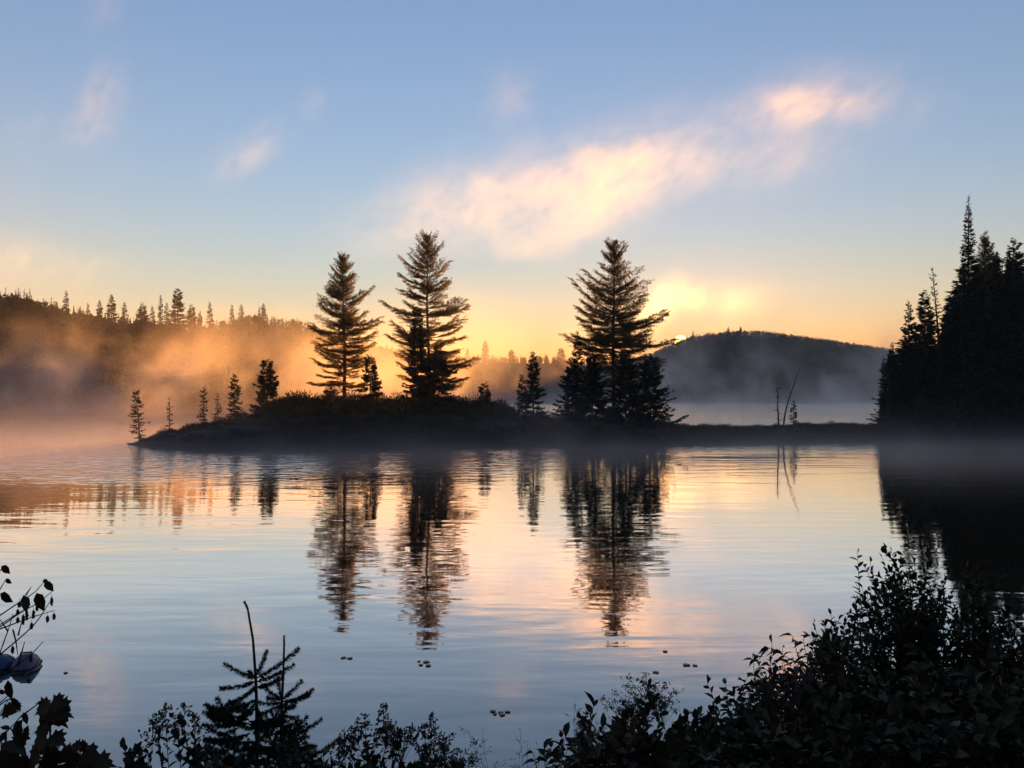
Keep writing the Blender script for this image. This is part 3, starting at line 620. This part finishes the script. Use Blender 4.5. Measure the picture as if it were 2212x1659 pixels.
stalks([(932, 1596), (918, 1620)], 3.6, 'meadowsweet spike just left of a flat topped tansy', 346)
stalks([(958, 1626), (942, 1640)], 3.5, 'flat topped tansy nearest the picture middle', 347, 'flat')
stalks([(744, 1630), (732, 1645)], 3.6, 'short meadowsweet spike at the right foot of the saplings', 348)
stalks([(993, 1656), (984, 1662)], 3.5, 'tansy top barely rising over the bottom edge', 349, 'flat')
stalks([(1406, 1482), (1392, 1510), (1420, 1512), (1378, 1530), (1430, 1530)], 4.2, 'tall tansy with the highest dark flower heads', 350, 'flat', leaf=.07, wide=.5)
stalks([(1352, 1526), (1362, 1545), (1376, 1558)], 4.1, 'tansy leaning left with round dark flower heads', 351, 'flat', leaf=.06)
stalks([(1267, 1588), (1258, 1604)], 3.9, 'upright leafy spike between the grass and the tansy', 352, leaf=.06, wide=.36)
for k, (px, top, lab) in enumerate([(455, 1620, 'leafy plant under the left side of the saplings'), (640, 1600, 'leafy plant with small leaves under the right side of the saplings'), (690, 1628, 'low leafy plant right under the long sapling branch'), (270, 1618, 'low plant with oval leaves between maple leaves and meadowsweet'), (800, 1640, 'leaf clump under the double topped meadowsweet'), (905, 1646, 'leaf clump between the two tansies')]):
    rng = np.random.default_rng(360+k); leafy('leafy_plant', on_bank(px, 3.5), tips_at([(px+rng.uniform(-35, 35), top+rng.uniform(0, 35)) for _ in range(11)], 3.5, rng, .15), lab, 'plant', seed=360+k, leaf=.055, wide=.55, twigs=1.6, tw=(.05, .12))
# grasses
def grass(base_px, D, tips, label, seed):
    rng = np.random.default_rng(seed); m = MB(); b = np.array(on_bank(base_px, D))
    for x, y, up in tips:
        t = np.array(P(x, y, D+rng.uniform(-.1, .1))); q = curve(b+np.append(rng.normal(size=2)*.02, 0), t, up, 14); tube(m, q, np.linspace(.0016, .0006, 14), 4)
        for u in np.arange(.62, 1.0, .035):
            p, d = along(q, np.array([u])); l = rng.uniform(.03, .085); v = nrm(d[0]*.7+rng.normal(size=3)*.6); q2 = curve(p[0], p[0]+v*l, .08, 5); tube(m, q2, .0005, 3)
            e, dd = along(q2, np.array([.6, .8, 1.])); blades(m, e, dd+np.array([0, 0, -.5])+rng.normal(size=e.shape)*.25, .020, .0042, rng)
    r = root('panicle_grass', b, label=label, cat='grass plant'); m.v = [x-b for x in m.v]; m.build('stems', M['grass'], r)
grass(1130, 3.7, [(1012, 1578, .10), (1040, 1592, .08), (1075, 1640, .05), (1035, 1630, .08)], 'fine grass arching far left over the water at the bottom middle', 371)
grass(1150, 3.8, [(1124, 1592, .08), (1140, 1600, .05), (1165, 1615, .02), (1120, 1650, .04)], 'fine grass with nodding tips, middle of the three tufts', 372)
grass(1250, 3.9, [(1240, 1522, .02), (1246, 1535, .01), (1308, 1521, -.02), (1290, 1530, .02), (1270, 1560, .0), (1306, 1550, .03)], 'tallest fine grass rising beside the tansy', 373)
def budstalk(pts, D, label, seed):
    rng = np.random.default_rng(seed); b = np.array(on_bank(np.mean([p[0] for p in pts])+12, D)); m, h = MB(), []
    for x, y in pts:
        t = np.array(P(x, y, D)); tube(m, curve(b, t, .02, 8), np.linspace(.0022, .0011, 8), 4); h.append(t)
    r = root('knapweed', b, label=label, cat='plant'); m.v = [x-b for x in m.v]; m.build('stems', M['twig'], r)
    for t in h:
        f = MB(); ball(f, (0, 0, 0), .011, 10, 7, (1, 1, 1.25)); blades(f, np.repeat([[0, 0, .008]], 14, 0), rng.normal(size=(14, 3))+np.array([0, 0, 1.2]), .016, .004, rng); o = f.build('flower_head', M['flower'], r); o.location = t-b
budstalk([(1190, 1607), (1212, 1586), (1250, 1545)], 3.8, 'bare stalks with round dark buds among the grass', 381)
# the two spruce saplings, branch by branch
def spx(x, y): return ((480+x*.2653)*.864, (1480+y*.2653)*.864)
def sapling(leader, branches, D, label, seed, fill):
    rng = np.random.default_rng(seed); tk, cr = MB(), MB(); b = np.array(on_bank(spx(*leader[-1])[0], D))
    L = [np.array(P(*spx(x, y), D)) for x, y in leader]+[b]; L = np.array(L)[::-1]
    tube(tk, L, np.linspace(.012, .0042, len(L)), 8)
    def brush_(q, r0, n_m, nl, hang=.25):
        l = np.linalg.norm(np.diff(q, axis=0), axis=1).sum(); tube(cr, q, np.linspace(r0, .0028, len(q)), 5); n = int(l*n_m); t = rng.uniform(.04, 1, n); p, d = along(q, t)
        v = nrm(d*.75+nrm(np.cross(d, rng.normal(size=(n, 3))))*.85+np.array([0, 0, -hang])); blades(cr, p, v, rng.uniform(nl*.7, nl*1.15, n), .0042, rng)
        p, d = along(q, np.array([.985]*24)); blades(cr, p, d+rng.normal(size=(24, 3))*.35, nl*.8, .003, rng)
    q = L[1:]; brush_(q, .003, 420, .012, 0)
    for a, bb, dep in branches:
        A = np.array(P(*spx(*a), D)); B_ = np.array(P(*spx(*bb), D))+np.array([0, dep, 0]); brush_(curve(A, B_, -.05, 8), .0045, 1500, .026)
    for k in range(fill):
        f = rng.uniform(.0, 1); A = L[0]+(L[-1]-L[0])*(.30+.36*f); l = (.56-.30*f)*rng.uniform(.6, 1.1); az = rng.uniform(0, 6.28)
        B_ = A+np.array([math.cos(az)*l, math.sin(az)*l, l*rng.uniform(-.05, .45)]); q = curve(A, B_, -.06, 8); brush_(q, .005, 1300, .026)
        for u in (.35, .5, .65, .8):
            for sg in (-1, 1):
                p, d = along(q, np.array([u])); sd = np.cross(d[0], [0, 0, 1.])*sg; e = p[0]+nrm(d[0]*.9+sd*.8)*l*(1-u)*.75; brush_(curve(p[0], e, -.03, 5), .003, 1200, .024)
    r = root('spruce_sapling', b, label=label, cat='sapling')
    for nm, mm, mt in (('trunk', tk, 'bark'), ('crown', cr, 'spruce')): mm.v = [x-b for x in mm.v]; mm.build(nm, M[mt], r)
sapling([(495, 95), (525, 160), (575, 450), (600, 800), (610, 1080), (612, 1659)], [((605, 810), (285, 710), .05), ((605, 840), (355, 830), -.12), ((605, 790), (650, 620), .1), ((590, 790), (570, 725), -.05), ((610, 810), (945, 605), .12), ((610, 845), (950, 690), .0), ((610, 895), (895, 745), -.1), ((610, 880), (515, 880), -.25),
   ((608, 1010), (415, 1088), .0), ((608, 1040), (500, 1115), -.1), ((608, 1090), (450, 1190), -.05), ((608, 1080), (720, 1150), -.1), ((600, 1290), (425, 1250), 0), ((425, 1250), (225, 1020), .02), ((425, 1255), (170, 1225), -.04), ((425, 1260), (480, 1160), .05), ((440, 1280), (300, 1300), -.06), ((600, 1420), (380, 1365), -.05), ((380, 1365), (110, 1258), 0), ((390, 1375), (205, 1345), -.05), ((600, 1600), (340, 1530), -.05), ((340, 1530), (90, 1470), 0)],
  4.4, 'taller spruce sapling with a long bent leader', 391, 20)
sapling([(868, 415), (868, 500), (860, 800), (848, 1010), (842, 1300), (840, 1659)], [((848, 1010), (1005, 875), .05), ((850, 1030), (1125, 938), -.05), ((850, 1060), (1110, 960), .06), ((848, 1070), (1010, 1010), -.1), ((848, 1000), (782, 855), .05), ((845, 1010), (760, 945), -.08), ((845, 1010), (620, 940), .1), ((845, 1040), (640, 1045), 0.),
   ((845, 1060), (680, 1095), -.08), ((845, 1140), (945, 1080), .06), ((845, 1160), (1012, 1150), -.05), ((842, 1280), (985, 1220), 0), ((842, 1330), (1000, 1320), .05), ((1000, 1320), (1020, 1225), 0), ((1000, 1325), (1192, 1240), .05), ((842, 1600), (1130, 1540), .05), ((1130, 1540), (1385, 1382), .0)],
  4.6, 'shorter spruce sapling standing straight at the right of the taller', 392, 18)
# birch twig with catkins at the left edge
def bpx(x, y): return (x*.2812, 1192+y*.2812)
D = 2.6; b = np.array(on_bank(-70, D)); rng = np.random.default_rng(400)
st, lf = MB(), MB()
hub = [np.array(P(-40, y, D)) for y in (1250, 1330, 1420, 1520)]
tube(st, np.array([b]+[np.array(P(x, y, D)) for x, y in ((-55, 1650), (-45, 1450), (-38, 1250), (-36, 1150))]), [.012, .010, .007, .004, .002], 6)
for pl in [[(-130, 560), (0, 490), (130, 400), (270, 310), (330, 240)], [(-130, 640), (0, 580), (150, 470), (300, 390), (410, 295)], [(-130, 620), (0, 560), (200, 432)], [(-140, 900), (0, 790), (180, 640), (290, 530), (340, 450), (380, 388)], [(-140, 920), (0, 775), (60, 610), (100, 480)], [(-130, 620), (0, 592), (250, 500), (410, 452)], [(-140, 1080), (130, 870), (250, 780), (330, 690)],
           [(100, 600), (125, 700), (135, 790)], [(135, 880), (170, 760), (190, 690)], [(180, 960), (230, 920), (305, 825)], [(-130, 400), (0, 290), (40, 220)], [(-130, 300), (-20, 190), (10, 130)], [(200, 330), (240, 270)], [(60, 610), (0, 520)], [(-140, 1260), (0, 1160), (90, 1080)], [(110, 830), (52, 785)], [(140, 640), (165, 540)], [(-100, 1250), (60, 1130), (170, 1165)]]:
    q = np.array([np.array(P(*bpx(x, y), D+.05*math.sin(x*.03))) for x, y in pl]); n = 10; t = np.linspace(0, len(q)-1, n); q = np.stack([np.interp(t, np.arange(len(q)), q[:, c]) for c in range(3)], -1); tube(st, q, np.linspace(.0030, .0011, n), 5)
for x, y, L, ax, az in [(10, 108, 22, 1, -.6), (40, 212, 15, 1, -.35), (0, 320, 30, 1, -.4), (340, 232, 24, 1, -.7), (325, 225, 14, 1, .1), (182, 330, 30, .25, -1), (280, 315, 34, .6, -1), (60, 985, 34, .35, -1), (20, 1215, 30, 1, .05), (100, 1150, 22, 1, -.9), (-10, 1075, 16, 1, .1), (80, 1132, 26, 1, -.35)]:
    leaves(lf, [np.array(P(*bpx(x, y), D))], [[ax, -.15, az]], L/FOC*D*1.15, L/FOC*D*.75, rng, up=(-az*.3, -1, .5), fold=.12)
r = root('birch_sapling', b, label='birch twigs with hanging catkins reaching in at the left edge', cat='birch')
for nm, mm, mt in (('stems', st, 'twig'), ('foliage', lf, 'leafwarm')): mm.v = [x-b for x in mm.v]; mm.build(nm, M[mt], r)
for x, y, l in [(397, 345, 20), (415, 470, 15), (365, 490, 15), (285, 400, 16), (257, 445, 20), (243, 540, 16), (205, 440, 25), (178, 480, 24), (137, 440, 12), (137, 500, 14), (97, 720, 18), (237, 780, 20), (223, 972, 11), (150, 380, 14)]:
    m = MB(); h = l/FOC*D; ball(m, (0, 0, -h/2), 1, 10, 9, (.0042, .0042, h/2)); tube(m, [(0, 0, .010), (0, 0, -.001)], .0006, 4); v = np.concatenate(m.v)
    n = 50; f = rng.uniform(.1, .95, n); a = rng.uniform(0, 6.28, n); rr = .0040*np.sqrt(1-(2*f-1)**2); blades(m, np.stack([rr*np.cos(a), rr*np.sin(a), -f*h], -1), np.stack([np.cos(a), np.sin(a), -1+0*a], -1), .003, .003, rng)
    o = m.build('catkin', M['flower'], r); o.location = np.array(P(*bpx(x, y), D))-b
# maple like plant in the lower left corner
LOBE = [(0, 0), (.16, .02), (.42, -.06), (.36, .12), (.62, .22), (.44, .32), (.50, .52), (.30, .50), (.20, .72), (.10, .70), (0, 1)]
def lobed(mb, p, d, L, rng, up=(0, -.8, .6)):
    d = nrm(np.array([d], float))[0]; u = nrm(np.array([up], float)+rng.normal(size=3)*.3)[0]; s = nrm(np.cross(d, u)[None])[0]; u = np.cross(s, d)
    pts = [(x, y) for x, y in LOBE]+[(-x, y) for x, y in LOBE[-2:0:-1]]; n = len(pts)
    v = [p+d*L*.42-u*L*.02]+[p+s*L*x*rng.uniform(.9, 1.1)+d*L*y+u*L*(.10*abs(x)-.22*y*y) for x, y in pts]
    mb.add(v, None, [(0, 1+i, 1+(i+1) % n) for i in range(n)])
def cpx(x, y): return (x*.2031, 1469+y*.2031)
def maple(base_px, D, items, stems, label, seed):
    rng = np.random.default_rng(seed); st, lf = MB(), MB(); b = np.array(on_bank(base_px, D))
    for pl in stems:
        q = np.array([np.array(P(*cpx(*c), D)) for c in pl]); q = np.concatenate([b[None], q]); tube(st, q, np.linspace(.006, .002, len(q)), 5)
    for x, y, L, ax, az, lo in items:
        p = np.array(P(*cpx(x, y), D+rng.uniform(-.12, .12))); l = L*.2031/FOC*D
        if lo: lobed(lf, p, (ax, rng.uniform(-.5, .1), az), l, rng)
        else: leaves(lf, [p], [(ax, rng.uniform(-.4, .1), az)], l, l*.55, rng, up=(-az*.3, -1, .5), fold=.1)
    r = root('maple_sapling', b, label=label, cat='maple sapling')
    for nm, mm, mt in (('stems', st, 'twig'), ('foliage', lf, 'leafwarm')): mm.v = [x-b for x in mm.v]; mm.build(nm, M[mt], r)
maple(108, 3.3, [(545, 235, 190, 1, -.15, 1), (520, 240, 190, -.8, -.6, 1), (560, 300, 270, 1, -.15, 1), (570, 320, 260, .5, -.9, 1), (530, 300, 240, -.5, -.9, 1), (540, 250, 160, -.6, .3, 1), (560, 580, 130, 1, .05, 0), (530, 600, 220, 1, -.35, 1), (500, 600, 230, -.8, -.5, 1), (520, 620, 240, -.1, -1, 1), (530, 480, 180, -.9, -.3, 1), (480, 800, 240, .8, -.6, 1), (420, 760, 220, -.7, -.7, 1), (640, 760, 200, .9, -.3, 1), (300, 820, 230, -.5, -.8, 1), (700, 880, 220, .3, -.9, 1), (560, 760, 200, .1, -1, 1)],
      [[(530, 700), (540, 300), (530, 235)], [(530, 800), (560, 600)], [(520, 850), (430, 740)], [(530, 850), (650, 760)]], 'maple sapling with broad lobed leaves, tallest in the lower left corner', 411)
maple(172, 3.4, [(850, 700, 120, 1, .1, 1), (850, 700, 120, -1, .1, 1), (850, 690, 110, .5, -.6, 1), (850, 690, 110, -.5, -.6, 1), (850, 690, 60, 0, 1, 0), (870, 780, 240, 1, -.2, 1), (860, 790, 200, .5, -.8, 1), (840, 780, 190, -.9, -.4, 1), (1000, 880, 240, 1, -.1, 1), (940, 860, 220, .1, -1, 1), (800, 860, 220, -.7, -.6, 1)], [[(850, 930), (850, 700)], [(850, 930), (1000, 880)]], 'small maple with a star of leaves right of the tallest maple', 412)
maple(20, 3.2, [(300, 480, 150, -.2, -1, 0), (240, 420, 150, -.7, -.9, 0), (250, 340, 130, .4, -1, 0), (110, 520, 110, -.7, .4, 0), (130, 520, 190, 1, -.6, 0), (170, 440, 160, .3, -.9, 0), (60, 540, 130, -.5, -.9, 0), (20, 670, 220, 1, -.3, 0), (120, 700, 220, 1, -.2, 0), (60, 800, 240, .6, -.8, 1), (-20, 780, 260, .9, -.3, 1), (140, 850, 240, .4, -.9, 1), (240, 860, 220, .8, -.5, 1), (10, 870, 230, .5, -.8, 1), (200, 580, 180, .5, -.9, 1), (30, 320, 160, 1, -.1, 1), (100, 235, 100, .8, -.8, 0)],
      [[(100, 800), (200, 640), (110, 510), (0, 600)], [(60, 560), (230, 380), (440, 230)], [(20, 900), (10, 600)], [(-40, 800), (-40, 420), (90, 205)]], 'slender sapling with oval leaves against the left edge', 413)
# ------------------------------------------------------------------ lily pads and boats
def pad(px, y, r, seed, label, group=None):
    rng = np.random.default_rng(seed); D = EYE*FOC/(y-HOR); n = 26; a0 = rng.uniform(0, 6.28); th = a0+np.linspace(.18, 6.1, n)
    rr = r*(1+.05*np.sin(th*3+seed)); z = .004+.004*np.abs(np.sin(th*1.5+seed))
    top = np.stack([rr*np.cos(th), rr*np.sin(th), z+.004], -1); low = top-np.array([0, 0, .006])
    v = np.concatenate([[[0, 0, .006]], top, low, [[0, 0, 0]]]); i = np.arange(n-1)
    m = MB(); m.add(v, np.stack([1+i, 1+n+i, 2+n+i, 2+i], -1), np.concatenate([np.stack([0*i, 1+i, 2+i], -1), np.stack([0*i+2*n+1, 2+n+i, 1+n+i], -1)]))
    o = m.build('lily_pad', M['pad'], smooth=False); o.location = P(px, y, D); o.location.z = .003; tag(o, label, 'lily pad', group)
for k, (x, y, r, lab) in enumerate([(1065, 1537, .09, 'lily pad, left one of the close group of five'), (1082, 1540, .08, 'lily pad in the centre of the close group of five'), (1097, 1538.5, .085, 'lily pad, right one of the close group of five'), (1069, 1543, .06, 'small lily pad at the lower left of the close group of five'), (1085, 1545, .085, 'nearest lily pad of the close group of five'),
      (742, 1421.5, .1, 'left lily pad of the pair under the left pine reflection'), (756, 1422.5, .1, 'right lily pad of the pair under the left pine reflection'), (905, 1429, .06, 'far left pad of the scatter under the tallest pine reflection'), (921, 1430.5, .12, 'far right pad of the scatter under the tallest pine reflection'), (909, 1437, .08, 'near left pad of the scatter under the tallest pine reflection'), (925, 1438.5, .10, 'near right pad of the scatter under the tallest pine reflection'),
      (1483, 1437, .13, 'left lily pad of the pair toward the right bank'), (1501, 1438, .09, 'right lily pad of the pair toward the right bank'), (1437, 1408, .09, 'small lone lily pad out beyond the pair toward the right bank'), (1417, 1453, .11, 'lone lily pad nearest the flowering stalks'), (142, 1454, .07, 'lone floating leaf just right of the grey blue float')]):
    pad(x, y, r*.52, 500+k, lab)
bm = {'blue': mat('blue boat plastic', (.012, .05, .15), None, rough=.35, spec=.5), 'grey': mat('grey blue boat plastic', (.05, .07, .12), (.08, .10, .16), 6, .4, spec=.5), 'trim': mat('dark boat trim', (.015, .015, .018), None, rough=.6)}
def float_(loc, rz, L, Wd, Hh, m, label):
    # a blown plastic float: rounded shell with a seam, lying in the water
    mb = MB(); ball(mb, (0, 0, 0), 1, 36, 22); v = np.concatenate(mb.v)
    v = np.sign(v)*np.abs(v)**np.array([.75, .8, .8]); v[:, 1] *= 1-.30*np.clip(v[:, 2], 0, 1); v[:, 0] = v[:, 0]*(1-.12*np.clip(v[:, 2], 0, 1))
    mb.v = [v*np.array([L/2, Wd/2, Hh])]
    r = root('dock_float', loc, label=label, cat='float'); r.rotation_euler.z = rz
    mb.build('shell', m, r, smooth=True)
    t = np.linspace(0, 2*math.pi, 41); c = np.stack([np.sign(np.cos(t))*np.abs(np.cos(t))**.75*L/2*1.005, np.sign(np.sin(t))*np.abs(np.sin(t))**.8*Wd/2*1.005, .045+0*t], -1)
    mb = MB(); tube(mb, c, .012, 6); mb.build('seam', bm['trim'], r)
    mb = MB(); tube(mb, [(-.10, 0, Hh*.93), (-.09, 0, Hh*1.1), (.09, 0, Hh*1.1), (.10, 0, Hh*.93)], .012, 6); mb.build('handle', bm['trim'], r)
DB = EYE*FOC/(1446-HOR)
float_((P(49, HOR, DB).x, DB+.1, 0), .25, .46, .62, .25, bm['grey'], 'rounded grey blue float by the left edge behind the catkins')
float_((P(-14, HOR, DB).x, DB+.1, 0), -.2, .66, .62, .24, bm['blue'], 'bright blue float cut by the left edge of the picture')

# ------------------------------------------------------------------ mist and clouds: voxel grids of real density
class Fd:
    def __init__(s, g, k): s.g, s.k = g, k
    def _m(s, op, a, b=None, c=None, clamp=False):
        n = s.g.nodes.new('ShaderNodeMath'); n.operation = op; n.use_clamp = clamp
        for i, x in enumerate((a, b, c)):
            if x is None: continue
            if isinstance(x, Fd): s.g.links.new(x.k, n.inputs[i])
            else: n.inputs[i].default_value = float(x)
        return Fd(s.g, n.outputs[0])
    def __add__(s, o): return s._m('ADD', s, o)
    __radd__ = __add__
    def __mul__(s, o): return s._m('MULTIPLY', s, o)
    __rmul__ = __mul__
    def __sub__(s, o): return s._m('SUBTRACT', s, o)
    def __rsub__(s, o): return s._m('SUBTRACT', o, s)
    def __truediv__(s, o): return s._m('DIVIDE', s, o)
    def exp(s): return s._m('EXPONENT', s)
    def sqrt(s): return s._m('SQRT', s)
    def mx(s, o): return s._m('MAXIMUM', s, o)
    def mn(s, o): return s._m('MINIMUM', s, o)
    def sm(s, a, b):
        n = s.g.nodes.new('ShaderNodeMapRange'); n.interpolation_type = 'SMOOTHSTEP'; n.inputs[1].default_value = a; n.inputs[2].default_value = b
        s.g.links.new(s.k, n.inputs[0]); return Fd(s.g, n.outputs[0])
def volume(name, lo, hi, res, fn, color, aniso, mult=1., step=1.0):
    g = bpy.data.node_groups.new(name, 'GeometryNodeTree'); g.interface.new_socket('Geometry', in_out='OUTPUT', socket_type='NodeSocketGeometry')
    N = g.nodes.new; out = N('NodeGroupOutput'); vc = N('GeometryNodeVolumeCube'); sm = N('GeometryNodeSetMaterial')
    vc.inputs['Min'].default_value = lo; vc.inputs['Max'].default_value = hi
    for a, r in zip('XYZ', res): vc.inputs['Resolution '+a].default_value = int(r)
    pos = N('GeometryNodeInputPosition'); sp = N('ShaderNodeSeparateXYZ'); g.links.new(pos.outputs[0], sp.inputs[0])
    x, y, z = (Fd(g, sp.outputs[k]) for k in range(3))
    def noise(sc, det=4., rough=.55, dist=0., off=0., stretch=(1, 1, 1)):
        mp = N('ShaderNodeVectorMath'); mp.operation = 'MULTIPLY_ADD'; mp.inputs[1].default_value = stretch; mp.inputs[2].default_value = (off/sc, off*.7/sc, off*.3/sc)
        g.links.new(pos.outputs[0], mp.inputs[0])
        n = N('ShaderNodeTexNoise'); n.inputs['Scale'].default_value = sc; n.inputs['Detail'].default_value = det; n.inputs['Roughness'].default_value = rough; n.inputs['Distortion'].default_value = dist
        g.links.new(mp.outputs[0], n.inputs['Vector']); return Fd(g, n.outputs[0])
    def streak(sc, ang, long_, det, rough, dist, off):       # noise drawn out along one direction of the sky
        ca, sa = math.cos(math.radians(ang)), math.sin(math.radians(ang))
        cv = N('ShaderNodeCombineXYZ'); g.links.new(((x*ca+z*sa)*long_+off/sc).k, cv.inputs[0]); g.links.new((y*1.).k, cv.inputs[1]); g.links.new((z*ca-x*sa).k, cv.inputs[2])
        n = N('ShaderNodeTexNoise'); n.inputs['Scale'].default_value = sc; n.inputs['Detail'].default_value = det; n.inputs['Roughness'].default_value = rough; n.inputs['Distortion'].default_value = dist
        g.links.new(cv.outputs[0], n.inputs['Vector']); return Fd(g, n.outputs[0])
    noise.streak = streak
    d = fn(x, y, z, noise)
    g.links.new((d*1000.).k, vc.inputs['Density'])
    m = bpy.data.materials.new(name); m.use_nodes = True; t = m.node_tree; t.nodes.remove(t.nodes['Principled BSDF'])
    pv = t.nodes.new('ShaderNodeVolumePrincipled'); pv.inputs['Color'].default_value = (*color, 1); pv.inputs['Density'].default_value = mult*.001; pv.inputs['Anisotropy'].default_value = aniso
    t.links.new(pv.outputs[0], t.nodes['Material Output'].inputs['Volume'])
    m.cycles.volume_step_rate = step
    sm.inputs['Material'].default_value = m
    g.links.new(vc.outputs[0], sm.inputs['Geometry']); g.links.new(sm.outputs[0], out.inputs[0])
    me = bpy.data.meshes.new(name); me.materials.append(m); o = link(name, me); md = o.modifiers.new('density', 'NODES'); md.node_group = g
    return tag(o, kind='stuff')
def bank_mist(x, y, z, noise):                             # low layer on the water
    n = noise(.030, 4., .60, 1.0, 3.7)
    left = x.sm(15, -25)
    d = ((z/(left*-.8-2.2)).exp())*(.15+n.sm(.35, .7))*.009
    n2 = noise(.07, 3., .55, .5, 11.)
    dx = x+9; dy = y-93; dz = z-8.5                          # a plume drifting round the tallest pine
    plume = ((dx*dx/70+dy*dy/60+dz*dz/26)*-1).exp()*n2.sm(.30, .60)*.036
    return d*y.sm(84, 106)*y.sm(420, 350)*z.sm(22, 12)*x.sm(-240, -200)+plume
volume('mist', (-240, 82, -1), (150, 430, 24), (150, 134, 34), bank_mist, (1., .89, .84), .42, step=1.5)
def wisps(x, y, z, noise, lo, hi):
    n = noise(.026, 4., .60, 1.3, 3.7); n2 = noise(.085, 4., .62, 1.0, 11., (1, 1, .8))
    return (n*.62+n2*.38).sm(lo, hi)
def left_mist(x, y, z, noise):                             # the sunlit bank on the left arm of the lake
    return wisps(x, y, z, noise, .515, .60)*.030*y.sm(112, 128)*y.sm(200, 185)*z.sm(22, 5)*z.sm(-.5, 1.5)*x.sm(12, -12)*x.sm(-170, -150)
volume('mist', (-170, 112, -1), (14, 200, 23), (200, 56, 30), left_mist, (1., .87, .78), .42, step=1.5)
def right_mist(x, y, z, noise):                            # grey wisps rising off the far lake before the sunrise hill
    return wisps(x, y, z, noise, .53, .63)*.026*y.sm(120, 150)*y.sm(300, 280)*z.sm(30, 3)*z.sm(-.5, 1.5)*x.sm(6, 24)*x.sm(152, 140)
volume('mist', (6, 120, -1), (152, 300, 31), (130, 72, 34), right_mist, (1., .91, .88), .42, step=1.5)
def low_mist(x, y, z, noise):
    n = noise(.12, 4., .6, .6, 1.3, (.6, 1, 1.0))
    d = n.sm(.50, .72)*((z/-1.5).exp())*.055+((z/-.8).exp())*.028
    d = d*y.sm(84, 78)*x.sm(-62, -50)+x.sm(-26, -46)*((z/-2.0).exp())*(n+.2)*.010*y.sm(100, 86)*x.sm(-120, -100)
    return d*y.sm(44, 66)*z.sm(7, 3)*x.sm(62, 50)
volume('mist', (-120, 42, -.3), (62, 100, 7), (170, 52, 28), low_mist, (1., .89, .84), .45, step=1.6)
def cloud_fn(puffs, D, thick, seed, dens, q_=1., ang=28):
    def fn(x, y, z, noise):
        n = noise.streak(.0062*q_, ang, .7, 5., .64, 1.3, seed); w = noise.streak(.021*q_, ang, .5, 4., .68, 1., seed+5.)
        tot = None
        for (px, py, rx, ry, tilt, a) in puffs:
            c = P(px, py, D); s = D/FOC; ct, st = math.cos(math.radians(tilt)), math.sin(math.radians(tilt))
            dx = x-c.x; dz = z-c.z
            u = (dx*ct+dz*st)/(rx*s); v = (dz*ct-dx*st)/(ry*s); q = (y-D)/thick
            e = ((u*u+v*v+q*q)*-1.6).exp()*a
            tot = e if tot is None else tot+e
        return tot*((n*.54+w*.46).sm(.42, .64))*dens
    return fn
def cloud(puffs, box, D, thick, res, seed, dens, g=.35, q_=1., ang=28):
    a = P(box[0], box[3], D); b = P(box[2], box[1], D)
    volume('cloud', (a.x, D-thick*1.6, a.z), (b.x, D+thick*1.6, b.z), res, cloud_fn(puffs, D, thick, seed, dens, q_, ang), (.84, .93, 1.), g, step=1.5)
cloud([(1200, 405, 330, 105, 14, 1), (1370, 365, 190, 75, 20, .6), (960, 450, 220, 65, 14, .55), (1240, 470, 180, 60, 30, .6), (1750, 222, 150, 55, 6, 1.2), (1545, 285, 110, 22, 22, .15), (1860, 240, 150, 30, -3, .4), (1600, 340, 220, 70, 4, .5), (1100, 210, 60, 50, 50, .45)],
      (640, 90, 2150, 560), 1700, 120, (220, 18, 84), 7.3, .0030)
cloud([(215, 225, 100, 22, 66, 1.), (185, 285, 60, 20, 40, .8), (70, 290, 70, 22, 60, .7), (535, 330, 90, 24, 34, 1.), (40, 560, 200, 60, -8, .7), (225, 10, 60, 24, 60, .4), (680, 225, 40, 20, 45, .4)], (-160, -40, 800, 660), 1700, 80, (160, 14, 120), 2.1, .0034, .35, 1.6, 58)
cloud([(1430, 650, 50, 34, 55, 1.5), (1390, 668, 50, 18, 15, 1), (1500, 640, 36, 26, -50, 1.), (1590, 655, 70, 40, 10, .5)], (980, 540, 1760, 800), 1500, 60, (170, 14, 60), 4.4, .0045, .6, 2.7)

# thin morning air over the whole valley
m = bpy.data.materials.new('haze'); m.use_nodes = True; t = m.node_tree; t.nodes.remove(t.nodes['Principled BSDF'])
pv = t.nodes.new('ShaderNodeVolumePrincipled'); pv.inputs['Color'].default_value = (1, .95, .93, 1); pv.inputs['Density'].default_value = .00022; pv.inputs['Anisotropy'].default_value = -.1
t.links.new(pv.outputs[0], t.nodes['Material Output'].inputs['Volume'])
mb = MB(); mb.add([(x, y, z) for z in (-3, 64) for y in (-230, 1150) for x in (-900, 1000)], [(0, 2, 3, 1), (4, 5, 7, 6), (0, 1, 5, 4), (2, 6, 7, 3), (0, 4, 6, 2), (1, 3, 7, 5)])
tag(mb.build('haze', m), kind='stuff')
